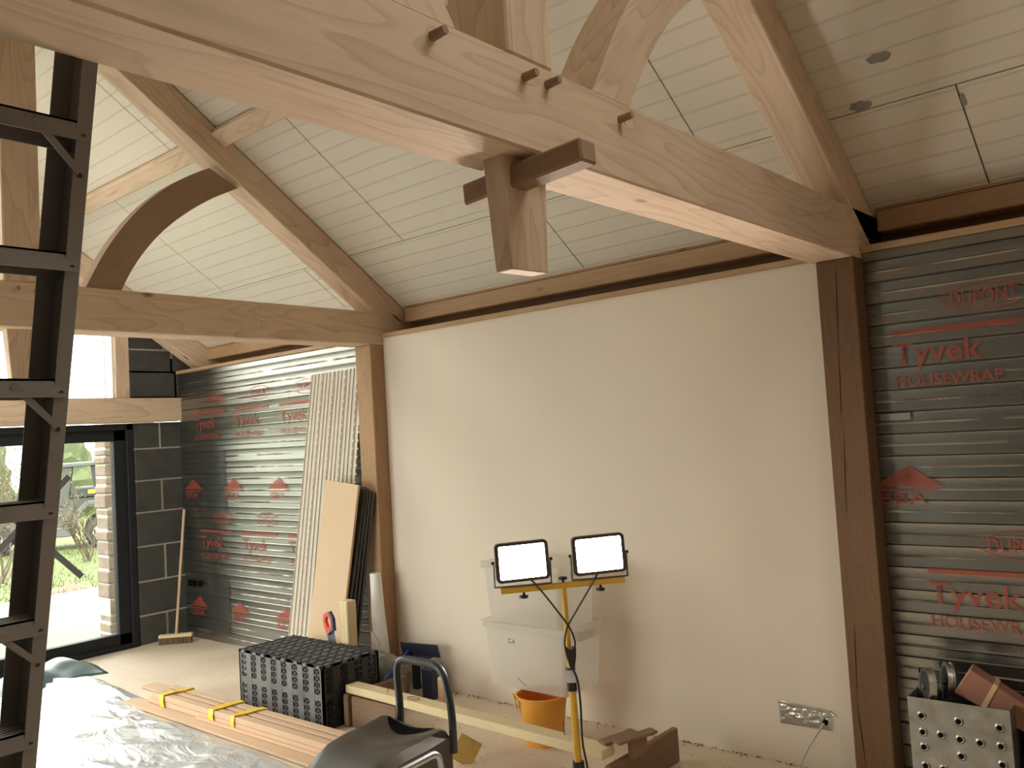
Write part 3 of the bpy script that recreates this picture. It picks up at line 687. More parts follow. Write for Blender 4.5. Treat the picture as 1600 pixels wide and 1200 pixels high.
def knob(p, up):
    n = 6; mb = MB()
    mt = Matrix.Translation(p)
    prof = []
    mb.tube([p, p+Vector((0, 0, .012*up))], .017, 12); mb.tube([p+Vector((0, 0, -.02*up)), p], .006, 8)
    for k in range(5):
        a = 2*PI*k/5; mb.tube([p+Vector((math.cos(a)*.013, math.sin(a)*.013, .001*up)), p+Vector((math.cos(a)*.013, math.sin(a)*.013, .011*up))], .008, 8)
    return mb.obj('knob', 'rubber', wl)
knob(pole(.975)+Vector((0, 0, .032)), 1)
L_ = (B1-B0).length
def head(s, tilt, roll, yaw=0.):
    base = B0 + bd*s
    hw, hh = .121, .088
    f2 = (Matrix.Rotation(yaw, 3, 'Z') @ fw)
    ctr = base + Vector((0, 0, .125)) + f2*.0
    side = Vector((-f2.y, f2.x, 0))              # image right
    f3 = (f2*math.cos(tilt) + Vector((0, 0, 1))*math.sin(tilt)).normalized(); upv = f3.cross(side) if f3.cross(side).z > 0 else side.cross(f3)
    c_, s_ = math.cos(roll), math.sin(roll); side2 = side*c_ + upv*s_; up2 = upv*c_ - side*s_
    mt = Matrix.Identity(4)                      # local x=right, y=away, z=up
    for i in range(3): mt[i][0], mt[i][1], mt[i][2], mt[i][3] = side2[i], -f3[i], up2[i], ctr[i]
    if mt.to_3x3().determinant() < 0:
        for i in range(3): mt[i][0] = -mt[i][0]
    def rr(w, h, r, n=5):
        out = []
        for (cx, cz, a0) in ((w-r, h-r, 0), (-w+r, h-r, PI/2), (-w+r, -h+r, PI), (w-r, -h+r, 1.5*PI)):
            for k in range(n+1): a = a0+PI/2*k/n; out.append((cx+r*math.cos(a), cz+r*math.sin(a)))
        return out
    O, I = rr(hw, hh, .02), rr(hw-.016, hh-.014, .008); n = len(O)
    mb = MB()
    ring = [(x, -.018, z) for x, z in O] + [(x, -.018, z) for x, z in I] + [(x, -.008, z) for x, z in I] + [(x, .012, z) for x, z in O] + [(x*.8, .04, z*.75) for x, z in O]
    fs = []
    for i in range(n):
        j = (i+1) % n
        fs += [(i, j, n+j, n+i), (n+i, n+j, 2*n+j, 2*n+i), (j, i, 3*n+i, 3*n+j), (3*n+j, 3*n+i, 4*n+i, 4*n+j)]
    fs.append(tuple(range(4*n, 5*n)))
    mb.add(ring, fs)
    h = mb.obj('lamp_housing', 'black_plastic', wl, mtx=mt, smooth=True)
    MB().add([(x, -.0095, z) for x, z in I], [tuple(range(n))]).obj('led_panel', 'led_panel', h, mtx=mt)['label'] = 'glowing white lamp face'
    # U bracket
    br = MB(); t = .004
    up_ = Vector((0, 0, 1))
    for sg in (-1, 1):
        br.bar(ctr + side*sg*(hw+.008), base + side*sg*(hw+.008) + Vector((0, 0, .018)), .02, t, side)
    br.bar(base - side*(hw+.01) + Vector((0, 0, .017)), base + side*(hw+.01) + Vector((0, 0, .017)), .02, t)
    br.obj('bracket', 'black_plastic', wl)
    for sg in (-1, 1):
        p = ctr + side*sg*(hw+.006); MB().tube([p, p+side*sg*.012], .007, 8).obj('bracket_bolt', 'rubber', wl)
    knob(base + Vector((0, 0, -.028)), -1)
    return ctr, f3, up2, hh
h1 = head(.105, math.radians(0), math.radians(1.5), .02)
h2 = head(L_-.115, math.radians(1), math.radians(1.5), .0)
# cables
def bez(pts, n=10):
    out = []; P = [Vector(p) for p in pts]; P = [P[0]] + P + [P[-1]]
    for i in range(1, len(P)-2):
        a, b, c_, d_ = P[i-1], P[i], P[i+1], P[i+2]
        for k in range(n):
            t = k/n; out.append(.5*((2*b)+(c_-a)*t+(2*a-5*b+4*c_-d_)*t*t+(3*b-a-3*c_+d_)*t**3))
    out.append(P[-2]); return out
def pf(z, s, out=.035): return pole(z) + bd*s + fw*out
c1 = bez([h1[0]-h1[2]*h1[3]*.95+bd*.03, h1[0]-h1[2]*(h1[3]+.03)+bd*.06+fw*.02, pf(.88, -.045), pf(.80, .005), pf(.74, .024), pf(.70, .02)])
c2 = bez([h2[0]-h2[2]*h2[3]*.95-bd*.01, h2[0]-h2[2]*(h2[3]+.03)-bd*.04+fw*.02, pf(.88, .05), pf(.80, -.005), pf(.74, -.022), pf(.70, -.018)])
MB().tube(c1, .0042, 8).obj('lamp_cable', 'rubber', wl, smooth=True); MB().tube(c2, .0042, 8).obj('lamp_cable', 'rubber', wl, smooth=True)
jm = frame(pf(.715, 0), pf(.60, .004), fw)
MB().prism([(0, -.026), (.045, -.021), (.10, -.007), (.10, .007), (.045, .021), (0, .026), (0, .012), (.012, .006), (.012, -.006), (0, -.012)], -.011, .011, jm @ Matrix.Rotation(PI/2, 4, 'X')).obj('cable_splitter', 'rubber', wl, bevel=.002)
MB().tube(bez([pf(.62, .004), pf(.56, .022), pf(.45, .025), pf(.30, .02), pf(.18, .032), pf(.05, .03)]), .005, 8).obj('supply_cable', 'rubber', wl, smooth=True)

# ================================================================== STORAGE BOXES, BUCKET
def sbox(name, x0, x1, y0, y1, z0, z1, label, extra=None):
    r = thing(name, label, 'box', ((x0+x1)/2, (y0+y1)/2, z0), 'translucent storage boxes')
    cx, cy = (x0+x1)/2, (y0+y1)/2; w, d_ = (x1-x0)/2, (y1-y0)/2
    def rr(k, z, rad=.035, n=4):
        out = []; a_, b_ = w*k, d_*k
        for (sx, sy, a0) in ((1, 1, 0), (-1, 1, PI/2), (-1, -1, PI), (1, -1, 1.5*PI)):
            for i in range(n+1):
                a = a0+PI/2*i/n; out.append((cx+sx*(a_-rad)+rad*math.cos(a), cy+sy*(b_-rad)+rad*math.sin(a), z))
        return out
    def loft(rings, capb=True):
        n = len(rings[0]); vs = [v for g in rings for v in g]
        fs = [(j*n+i, j*n+(i+1) % n, (j+1)*n+(i+1) % n, (j+1)*n+i) for j in range(len(rings)-1) for i in range(n)]
        if capb: fs.append(tuple(range(n)))
        return MB().add(vs, fs)
    loft([rr(.88, z0), rr(.90, z0+.01), rr(.97, z1-.03), rr(.97, z1-.02)]).obj('tub', 'box_plastic', r, smooth=True)
    loft([rr(.97, z1-.032), rr(1.05, z1-.032), rr(1.05, z1), rr(.97, z1)], False).obj('rim', 'box_plastic', r)
    # corner ribs / handles
    for sx in (-1, 1):
        MB().box((cx+sx*w*1.0-.012, cy-.07, z1-.075), (cx+sx*w*1.0+.012, cy+.07, z1-.03)).obj('handle', 'box_plastic', r)
    return r
b1 = sbox('storage_box', 4.15, 4.76, -.44, -.09, .268, .625, 'lower translucent plastic storage box, balanced on the yellow bucket')
b2 = sbox('storage_box', 4.165, 4.745, -.435, -.10, .602, .955, 'upper translucent plastic storage box, stacked on the lower one')
text('marker_letters', 'C-A', 4.36, .52, .05, .026, 'black_print', b1, y=-.449)
flat('marker_scribble', [[(4.41, .335), (4.47, .30), (4.472, .303), (4.412, .338)]], 'black_print', b1, y=-.447)
for a, b, dark in (((4.755, -.33, .41), (4.775, -.325, .414), 1),):
    pass
bk = thing('bucket', 'orange-yellow plastic bucket under the translucent boxes', 'bucket', (4.54, -.40, 0))
mb = MB().lathe([(.0, .006), (.092, .006), (.098, .0), (.103, .02), (.135, .25), (.146, .25), (.147, .262), (.138, .264), (.134, .255)], (4.54, -.40, 0), 40)
mb.obj('shell', 'bucket', bk, smooth=True)
MB().lathe([(.133, .256), (.10, .02), (.0, .02)], (4.54, -.40, 0), 40).obj('inside', 'bucket_in', bk, smooth=True)
sp = MB(); sp.add([(4.54-.155, -.40-.075, .262), (4.54-.07, -.40-.15, .262), (4.54-.12, -.40-.09, .262), (4.54-.10, -.40-.088, .14)], [(0, 1, 2), (0, 3, 1), (0, 2, 3), (1, 3, 2)])
sp.obj('pouring_lip', 'bucket', bk)

# ================================================================== TIMBER ON THE FLOOR
NB = thing('timber_batten', 'long pale pine batten with nails lying across offcuts before the bucket', 'timber', (4.3, -.75, .2))
p0, p1 = Vector((3.36, -.765, .219)), Vector((5.245, -.795, .205))
beam('batten', p0, p1, .092, .045, 'pine', NB, bevel=.003)
MB().tube([(3.70, -.775, .235), (3.715, -.772, .31)], .0022, 6).tube([(3.714, -.772, .308), (3.7155, -.772, .311)], .006, 8).obj('nail', 'rivet', NB)
MB().tube([(4.98, -.775, .225), (4.975, -.775, .295)], .0022, 6).obj('nail', 'rivet', NB)
ring = [(3.93+.045*math.cos(a*PI/8), -.785+.022*math.sin(a*PI/8), .2432) for a in range(17)]
MB().tube(ring, .0022, 5).obj('knot_ring', 'plank_brown', NB)
tag(beam('plank_offcut', (3.375, -.83, .096), (3.375, -.36, .096), .04, .19, 'plank_brown'), 'brown plank offcut on edge holding up the far end of the batten', 'plank', 'plank offcuts')
tag(beam('plank_offcut', (3.40, -.792, .09), (3.80, -.792, .09), .03, .18, 'plank_brown'), 'brown plank on edge below the batten beside the black crate', 'plank', 'plank offcuts')
tag(beam('plank_offcut', (5.27, -.25, .083), (5.27, -.845, .083), .035, .165, 'plank_brown'), 'dark brown board on edge under the near end of the batten', 'plank', 'plank offcuts')
tag(beam('wood_chip', (5.20, -.78, .236), (5.27, -.60, .247), .065, .012, 'plank_brown', bevel=.002), 'thin flat wood scrap lying on the near end of the batten', 'wood scrap', 'wood scraps')
tag(beam('wood_chip', (5.27, -.77, .246), (5.36, -.58, .263), .06, .012, 'plank_brown', bevel=.002), 'thin wood scrap propped across another beside the brown board', 'wood scrap', 'wood scraps')
tag(beam('wood_chip', (5.315, -.72, .205), (5.315, -.60, .205), .03, .08, 'plank_old' if 'plank_old' in M else 'plank_brown', bevel=.002), 'small dark wood block under the two thin scraps', 'wood scrap', 'wood scraps')
tag(beam('wood_block', (3.66, -.30, .0), (3.66, -.30, .20), .07, .04, 'mdf', up=(0, 1, 0), bevel=.012), 'rounded tan wood block standing behind the pine batten', 'wood block')

# bundle of wood strips with yellow tape
def strip(x0, y0, x1, y1, z, w, h, label, material='strip_wood', grp='wood strips on the floor'):
    return tag(beam('wood_strip', (x0, y0, z+h/2), (x1, y1, z+h/2), w, h, material, bevel=.002), label, 'wood strip', grp)
ya, yb = -1.17, -1.12
words = ['front lower', 'middle lower', 'back lower', 'front upper', 'middle upper', 'back upper']
k = 0
for lay in range(2):
    for j in range(3):
        off = (j-1)*.066
        strip(1.80+.02*random.random()+.03*lay, ya+off, 4.0, yb+off-.02, .022+lay*.036, .056-.018*lay*(j == 1), .034, words[k] + ' wood strip of the bundle bound with yellow tape'); k += 1
strip(1.62, -1.30, 3.95, -1.29, .006, .11, .014, 'wide flat wood strip lying in front of the taped bundle')
strip(2.45, -1.255, 4.0, -1.23, .021, .05, .016, 'narrow wood strip on the flat one in front of the taped bundle')
strip(1.35, -1.035, 4.0, -.995, .004, .12, .012, 'flat wood strip lying behind the taped bundle')
for i, x in enumerate((2.02, 2.62, 2.86)):
    yy = ya+(yb-.01-ya)*(x-1.8)/2.2
    mb = MB(); n = 18; pts = []
    hw2 = .104; 
    loop = [(-hw2, .020), (-hw2-.003, .06), (-hw2+.004, .094), (-.03, .0975), (.03, .096), (hw2-.004, .095), (hw2+.003, .06), (hw2, .020)]
    for sgn in (0, 1):
        for (a, z) in loop: pts.append((x+(-.026 if sgn == 0 else .026)+.03*(a/hw2)*(.6 if i == 2 else .35)+random.uniform(-.009, .009), yy+a, z+random.uniform(0, .006)))
    n = len(loop); mb.add(pts, [(q, q+1, n+q+1, n+q) for q in range(n-1)])
    o = mb.obj('tape_band', 'tape_yellow'); so = o.modifiers.new('s', 'SOLIDIFY'); so.thickness = .002; so.offset = 1
    tag(o, ['leftmost yellow tape band round the wood strip bundle', 'middle yellow tape band round the wood strip bundle', 'rightmost yellow tape band round the wood strip bundle'][i], 'tape', 'yellow tape bands')

# ================================================================== BLACK LATTICE CRATE
cr = thing('lattice_crate', 'large black plastic lattice drainage crate on the floor', 'crate', (2.87, -.72, 0))
CX0, CX1, CY0, CY1, CZ = 2.425, 3.32, -.945, -.515, .372
mb = MB()
t = .014
def face_lattice(u0, u1, v0, v1, fn, cols, rows, cells, gapcol=None):
    """frame with windows; fn maps (u,v,d) -> world; window cells carry an X and a cross bar"""
    mb = MB(); du = (u1-u0)/cols; dv_ = (v1-v0)/rows
    def bx(a, b, c_, d_, t0=0, t1=t):
        vs = [fn(*p) for p in ((a, c_, t0), (b, c_, t0), (b, d_, t0), (a, d_, t0), (a, c_, t1), (b, c_, t1), (b, d_, t1), (a, d_, t1))]
        mb.add(vs, [(0,3,2,1),(4,5,6,7),(0,1,5,4),(1,2,6,5),(2,3,7,6),(3,0,4,7)])
    def diag(a, c_, b, d_, w=.0028):
        p, q = Vector((a, c_)), Vector((b, d_)); nn = Vector((-(q-p).y, (q-p).x)).normalized()*w
        c4 = [p+nn, p-nn, q-nn, q+nn]; vs = [fn(v.x, v.y, .001) for v in c4] + [fn(v.x, v.y, t*.6) for v in c4]
        mb.add(vs, [(0,3,2,1),(4,5,6,7),(0,1,5,4),(1,2,6,5),(2,3,7,6),(3,0,4,7)])
    rib = du*.24; hb = dv_*.1
    for i in range(cols+1):
        c0 = u0+i*du; bx(max(u0, c0-rib), min(u1, c0+rib), v0, v1)
    for j in range(rows+1):
        c0 = v0+j*dv_; bx(u0, u1, max(v0, c0-hb), min(v1, c0+hb), .001, t-.001)
    for i in range(cols):
        for j in range(rows):
            a, b = u0+i*du+rib, u0+(i+1)*du-rib; c_, d_ = v0+j*dv_+hb, v0+(j+1)*dv_-hb
            ch = (d_-c_)/cells
            for k in range(cells):
                e0, e1 = c_+k*ch, c_+(k+1)*ch
                diag(a, e0, b, e1, .0017); diag(a, e1, b, e0, .0017)
                if k: bx(a, b, e0-.0022, e0+.0022, .001, t*.7)
    return mb
face_lattice(CX0, CX1, 0, CZ, lambda u, v, d_: (u, CY0+d_, v), 8, 2, 4).obj('front_face', 'crate_plastic', cr)
face_lattice(CX0, CX1, 0, CZ, lambda u, v, d_: (u, CY1-d_, v), 8, 2, 4).obj('back_face', 'crate_clean_shaded', cr)
face_lattice(CY0, CY1, 0, CZ, lambda u, v, d_: (CX1-d_, u, v), 4, 2, 4).obj('end_face', 'crate_clean_shaded', cr)
face_lattice(CY0, CY1, 0, CZ, lambda u, v, d_: (CX0+d_, u, v), 4, 2, 4).obj('end_face', 'crate_clean_shaded', cr)
# top grid of small rings and diagonals
mb = MB(); mc = MB(); nxg, nyg = 12, 6; dx, dy = (CX1-CX0)/nxg, (CY1-CY0)/nyg
for i in range(nxg+1): mb.box((max(CX0, CX0+i*dx-.003), CY0, CZ-t), (min(CX1, CX0+i*dx+.003), CY1, CZ-.001))
for j in range(nyg+1): mb.box((CX0, max(CY0, CY0+j*dy-.003), CZ-t), (CX1, min(CY1, CY0+j*dy+.003), CZ))
for i in range(nxg):
    for j in range(nyg):
        cx, cy = CX0+(i+.5)*dx, CY0+(j+.5)*dy
        for sg in (1, -1): mc.bar((cx-dx/2, cy-sg*dy/2, CZ-t*.6), (cx+dx/2, cy+sg*dy/2, CZ-t*.6), .012, t*.6)
        for k_ in range(8):
            a_, b_ = 2*PI*k_/8, 2*PI*(k_+1)/8
            mb.bar((cx+.02*math.cos(a_), cy+.02*math.sin(a_), CZ-.005), (cx+.02*math.cos(b_), cy+.02*math.sin(b_), CZ-.005), .003, .008)
for i in range(nxg+1):
    for j in range(nyg+1):
        x, y = CX0+i*dx, CY0+j*dy
        mc.box((max(CX0, x-.011), max(CY0, y-.011), CZ-t), (min(CX1, x+.011), min(CY1, y+.011), CZ+.003))
tf = mb.obj('top_face', 'crate_plastic', cr); mc.obj('top_studs', 'crate_clean_shaded', tf)
MB().box((CX0+.02, CY0+.018, .0), (CX1-.02, CY1-.018, .01)).obj('bottom_face', 'crate_clean_shaded', cr)
mb = MB()
for i in range(1, 8):
    x = CX0+(CX1-CX0)*i/8
    for j in range(1, 4): mb.box((x-.012, CY0+(CY1-CY0)*j/4-.012, .01), (x+.012, CY0+(CY1-CY0)*j/4+.012, CZ-t))
mb.obj('inner_pillars', 'crate_clean_shaded', cr)
# ================================================================== BLACK CASE WITH HANDLES
cs = thing('plastic_case', 'black dusty moulded plastic case with a tall tubular loop handle', 'case', (4.82, -1.8, 0))
x0, x1 = 4.60, 5.02
prof = [(-1.56, .10), (-1.56, .465), (-1.565, .492), (-1.59, .50), (-1.70, .487), (-1.80, .482), (-1.88, .468), (-1.94, .44), (-1.985, .395), (-2.01, .33), (-2.03, .2), (-2.03, .10)]
nX = 14; mb = MB(); n = len(prof); vs = []
for i in range(nX+1):
    u = i/nX; x = x0+(x1-x0)*u
    edge = min(u, 1-u)*(x1-x0)
    drop = 0 if edge > .05 else (.05-math.sqrt(max(0, .05**2-(.05-edge)**2)))*.7
    for q, (y, z) in enumerate(prof):
        zz = z
        if z > .42:
            zz = z - drop - (.022*math.sin(PI*u)**2 if -1.75 < y < -1.55 else .006*math.sin(PI*u))
        vs.append((x, y+ (drop*.6 if y < -1.9 else 0), zz))
fs = [(i*n+q, i*n+q+1, (i+1)*n+q+1, (i+1)*n+q) for i in range(nX) for q in range(n-1)]
fs += [tuple(range(n)), tuple(nX*n+q for q in range(n))]
fs += [(i*n, (i+1)*n, (i+2)*n-1, (i+1)*n-1) for i in range(nX)]
mb.add(vs, fs).obj('body', 'black_plastic', cs, smooth=True)
# slot under the rear edge of the lid
def lidz(x, y):
    u = (x-x0)/(x1-x0); z = .50-.013*(-1.59-y)/.11 if y > -1.70 else .487
    return z-.022*math.sin(PI*u)**2+.0035
sl, lo2 = [], []
for k in range(17):
    u = -1+2*k/16; x = 4.815+u*.15; ya_ = -1.598+.008*u*u; yb_ = ya_-.062*(1-u*u)
    sl.append((x, ya_, lidz(x, ya_))); lo2.append((x, yb_, lidz(x, yb_)))
MB().add(sl+lo2, [(k, k+1, 18+k, 17+k) for k in range(16)]).obj('slot', 'hole', cs)
MB().box((4.585, -2.045, .30), (5.035, -1.99, .325)).obj('front_rail', 'black_plastic', cs, bevel=.006)
def rounded(path, rad, n=6):
    P = [Vector(p) for p in path]; out = [P[0]]
    for i in range(1, len(P)-1):
        a = (P[i-1]-P[i]).normalized()*rad; b = (P[i+1]-P[i]).normalized()*rad
        for k in range(n+1):
            t_ = k/n; out.append((P[i]+a)*(1-t_)**2 + P[i]*2*t_*(1-t_) + (P[i]+b)*t_**2)
    out.append(P[-1]); return out
MB().tube(rounded([(4.685, -1.545, .30), (4.69, -1.54, .50), (4.672, -1.535, .735), (4.965, -1.535, .735), (5.015, -1.545, .56), (5.02, -1.552, .40)], .07), .0165, 12).obj('loop_handle', 'black_tube', cs, smooth=True)
MB().tube(rounded([(5.10, -2.20, .44), (5.115, -1.73, .475), (5.125, -1.70, .25), (5.125, -1.70, .02)], .035), .0145, 12).obj('side_handle', 'silver_tube', cs, smooth=True)
for (x, y) in ((4.56, -1.62), (5.06, -1.62)):
    MB().tube([(x-.02, y, .085), (x+.02, y, .085)], .085, 20).obj('wheel', 'rubber', cs, smooth=True)
boxo('front_foot', (4.65, -2.0, 0), (4.97, -1.95, .10), 'black_plastic', cs)
tagm = Matrix.Translation((4.345, -.885, .0)) @ Matrix.Rotation(.75, 4, 'Z') @ Matrix.Rotation(-.15, 4, 'X') @ Matrix.Translation((.02, 0, .03)) @ Matrix.Rotation(.55, 4, 'Y')
o = MB().box((-.05, -.009, -.02), (.07, .009, .11)).obj('board_offcut', 'ply_yellow', mtx=tagm); tag(o, 'small yellowish board offcut standing behind the black case', 'board')

# ================================================================== DUST SHEET ON THE FLOOR
edge = [(.10, -1.32), (.50, -1.14), (.95, -1.17), (1.75, -1.22), (2.0, -1.38), (2.6, -1.365), (3.4, -1.37), (4.35, -1.42), (4.9, -1.6)]
def ey(x):
    for (a, b), (c_, d_) in zip(edge, edge[1:]):
        if a <= x <= c_: return b+(d_-b)*(x-a)/(c_-a)
    return edge[-1][1] if x > edge[-1][0] else edge[0][1]
nx, ny = 170, 110; vs = []
for i in range(nx+1):
    x = .10+4.4*i/nx; yt = ey(x)
    for j in range(ny+1):
        v = j/ny; y = yt + (-3.9-yt)*v**1.25
        q = Vector((x*1.0, y*1.0, 0))
        rot = Vector((x*.8+y*.6, -x*.6+y*.8, 0))
        z = 0
        for sc_, am in ((1.1, .05), (2.6, .03), (6.0, .011)):
            nn = noise.noise(Vector((rot.x*sc_*.45, rot.y*sc_*1.6, sc_*3)))
            z += am*(1-abs(nn)*2.2)**3 if abs(nn) < .45 else 0
        z = max(0, z)*.55 + .004 + .003*noise.noise(q*9)
        z *= min(1, v*14+.25)
        vs.append((x, y, max(.002, z)))
w = ny+1
mb = MB().add(vs, [(i*w+j, (i+1)*w+j, (i+1)*w+j+1, i*w+j+1) for i in range(nx) for j in range(ny)])
o = mb.obj('dust_sheet', 'polythene', smooth=True); tag(o, 'crumpled grey polythene dust sheet covering the floor at the left', 'sheet')
# teal fold of sheeting by the door
nx, ny = 30, 16; vs = []
for i in range(nx+1):
    u = i/nx
    for j in range(ny+1):
        v = j/ny
        x = .16+.55*v+.10*math.sin(u*6); y = -1.95+.92*u
        prof_ = math.sin(PI*v)**.8*(.17*math.exp(-((u-.45)/.22)**2)+.10*math.exp(-((u-.82)/.14)**2)*1.2+.03)
        z = .006+prof_*(1-.75*v) + .012*noise.noise(Vector((u*6, v*4, 2)))*math.sin(PI*v)
        vs.append((x, y, max(.005, z)))
w = ny+1
o = MB().add(vs, [(i*w+j, (i+1)*w+j, (i+1)*w+j+1, i*w+j+1) for i in range(nx) for j in range(ny)]).obj('folded_sheet', 'teal_sheet', smooth=True)
so = o.modifiers.new('s', 'SOLIDIFY'); so.thickness = .004
tag(o, 'folded blue-grey plastic sheet bunched against the glass door', 'sheet')

# ================================================================== CORNER CLUTTER
# broom
br = thing('broom', 'wooden broom leaning in the corner on the blockwork', 'broom', (.22, -.23, 0))
MB().tube([(.215, -.225, .07), (.10, -.045, 1.16)], .0125, 10).obj('handle', 'strip_wood', br, smooth=True)
hm = frame((.12, -.335, .055), (.315, -.125, .055))
MB().box((0, -.03, .0), (.287, .03, .03)).obj('head', 'pine', br, bevel=.005, mtx=hm)
mb = MB()
for i in range(22):
    for j in range(4):
        a = .008+i*.0126; b_ = -.024+j*.016
        mb.box((a-.005+random.uniform(-.003, .003), b_-.006, -.052), (a+.005, b_+.006, .002))
mb.obj('bristles', 'bristle', br, mtx=hm)['kind'] = 'stuff'
# upright perforated beads leaning on the far foil wall
nb = 13
bm0 = MB()
bm0.box((0, -.002, 0), (.035, .002, 2.235)).box((0, -.012, 0), (.003, .002, 2.235))
for i in range(37):
    bm0.box((.035, -.0015, .02+i*.06), (.047, .0015, .034+i*.06))
bmesh_ = bm0.mesh('plaster_bead', 'bead_strip')
ordw = ['first', 'second', 'third', 'fourth', 'fifth', 'sixth', 'seventh', 'eighth', 'ninth', 'tenth', 'eleventh', 'twelfth', 'thirteenth']
for i in range(nb):
    xb = 1.85+.052*i; xt = 2.135+.047*i
    o = bpy.data.objects.new('plaster_bead', bmesh_)
    p = Vector((xb, -.20+.0*i, .003)); q = Vector((xt, -.045-.004*(i % 3), 2.2+.012*noise.noise(Vector((i, 0, 0)))))
    zax = (q-p).normalized(); yax = zax.cross(Vector((1, 0, 0))).normalized(); xax = yax.cross(zax)
    mt = Matrix.Identity(4)
    for r in range(3): mt[r][0], mt[r][1], mt[r][2], mt[r][3] = xax[r], yax[r], zax[r], p[r]
    o.matrix_world = mt; link(o)
    tag(o, ordw[i] + ' from the left of the tall pale perforated beads leaning on foil', 'plaster bead', 'perforated plaster beads leaning on the foil wall')
# tan board in front, with a stack of dark-edged boards behind it
def lean(name, xb, xt, w, h, yb, yt, th, material, label, cat, grp=None):
    p = Vector((xb, yb, .002)); q = Vector((xt, yt, math.sqrt(max(.01, h*h-(yt-yb)**2-(xt-xb)**2))))
    zax = (q-p).normalized(); yax = zax.cross(Vector((1, 0, 0))).normalized(); xax = yax.cross(zax); mt = Matrix.Identity(4)
    for r in range(3): mt[r][0], mt[r][1], mt[r][2], mt[r][3] = xax[r], yax[r], zax[r], p[r]
    o = MB().box((0, -th/2, 0), (w, th/2, h)).obj(name, material, bevel=.0015, mtx=mt)
    return tag(o, label, cat, grp)
lean('tan_board', 2.345, 2.50, .375, 1.44, -.40, -.235, .018, 'mdf', 'plain tan board leaning in front of the perforated beads', 'board')
for i in range(4):
    lean('dark_board', 2.60+.005*i, 2.735+.012*i, .14, 1.40-.015*i, -.385+.034*i, -.18+.014*i, .012, 'dark_edge', ['front', 'second', 'third', 'rear'][i] + ' dark-edged board in the stack between tan board and post', 'board', 'dark boards behind the tan board')
# timber offcut, saw, paper roll
TO = beam('timber_offcut', (2.935, -.44, 0), (2.92, -.425, .635), .085, .08, 'pine', up=(0, 1, 0)); tag(TO, 'thick timber offcut standing on end behind the black crate', 'timber')
pr_ = thing('paper_roll', 'white paper roll standing against the left oak post', 'paper roll', (2.945, -.20, 0))
mb = MB(); n = 20; vs = []; rows = 14
for j in range(rows+1):
    z = .005+.77*j/rows; rad = .055-.018*(j/rows)**1.5; cx = 2.99-.06*j/rows; cy = -.20+.015*j/rows
    for k in range(n):
        a = 2*PI*k/n; r2 = rad*(1+.13*noise.noise(Vector((math.cos(a)*1.5, math.sin(a)*1.5, z*5))))
        vs.append((cx+r2*math.cos(a), cy+r2*math.sin(a), z))
mb.add(vs, [(j*n+k, j*n+(k+1) % n, (j+1)*n+(k+1) % n, (j+1)*n+k) for j in range(rows) for k in range(n)] + [tuple(rows*n+k for k in range(n))])
mb.obj('roll', 'paper_white', pr_, smooth=True)
mb = MB(); mb.add([(2.94, -.262, .01), (3.03, -.25, .01), (3.0, -.245, .33), (2.945, -.258, .40)], [(0, 1, 2, 3)]); o = mb.obj('loose_flap', 'paper_white', pr_); so = o.modifiers.new('s', 'SOLIDIFY'); so.thickness = .002
sw = thing('hand_saw', 'hand saw with red and blue handle standing handle up by the timber offcut', 'saw', (2.92, -.487, 0))
sm = frame((2.775, -.487, .555), (2.92, -.487, .0), (0, -1, 0))   # local x runs from handle down the blade
hp = [(.0, .0), (.012, .035), (.05, .052), (.10, .045), (.135, .02), (.14, -.03), (.11, -.045), (.05, -.05), (.01, -.035)]
hi = [(.03, .004), (.036, .02), (.06, .028), (.09, .022), (.10, .0), (.095, -.016), (.06, -.024), (.036, -.016), (.03, -.004)]
n = len(hp); mb = MB(); vs = []
for dpt in (-.012, .012): vs += [(a, b, dpt) for a, b in hp] + [(a, b, dpt) for a, b in hi]
fs = []
for i in range(n):
    j = (i+1) % n
    fs += [(i, j, n+j, n+i), (2*n+i, 3*n+i, 3*n+j, 2*n+j), (i, 2*n+i, 2*n+j, j), (n+i, n+j, 3*n+j, 3*n+i)]
mb.add(vs, fs).obj('handle', 'saw_red', sw, bevel=.002, mtx=sm)
MB().tube([(.05, .050, 0), (.13, .036, 0)], .015, 8).tube([(.005, .030, 0), (.05, .050, 0)], .014, 8).tube([(.12, .028, 0), (.14, -.02, 0)], .014, 8).obj('grip', 'saw_blue', sw, mtx=sm, smooth=True)
MB().prism([(.13, .035), (.57, .02), (.57, -.03), (.13, -.05)], -.001, .001, sm @ Matrix.Rotation(-PI/2, 4, 'X')).obj('blade', 'saw_blade', sw)
# navy angle, blue straight-edge and rag behind the crate
nv_ = thing('navy_board', 'dark navy plastic angle lying behind the loop handle by the plaster wall', 'plastic angle', (3.28, -.1, 0))
mt = frame((3.10, -.13, .275), (3.44, -.10, .285), (0, -.25, 1))
MB().box((0, -.004, -.045), (.335, .004, .045)).box((0, -.004, -.045), (.27, -.085, -.037)).obj('angle', 'navy', nv_, mtx=mt, bevel=.002)
MB().box((3.15, -.09, 0), (3.19, -.05, .245)).obj('support', 'navy', nv_)
tag(MB().bar((3.345, -.50, .165), (3.16, -.12, .24), .025, .065).obj('blue_level', 'blue', bevel=.004), 'blue straight edge leaning behind the black crate', 'level')
mb = MB(); n, rows = 22, 12; vs = []
for j in range(rows+1):
    th = PI*j/rows
    for k in range(n):
        a = 2*PI*k/n; d_ = Vector((math.sin(th)*math.cos(a), math.sin(th)*math.sin(a), math.cos(th)))
        r_ = 1+.35*noise.noise(d_*2.2+Vector((3, 1, 0)))
        vs.append((3.13+d_.x*.17*r_, -.30+d_.y*.13*r_, max(.002, .13+d_.z*.15*r_)))
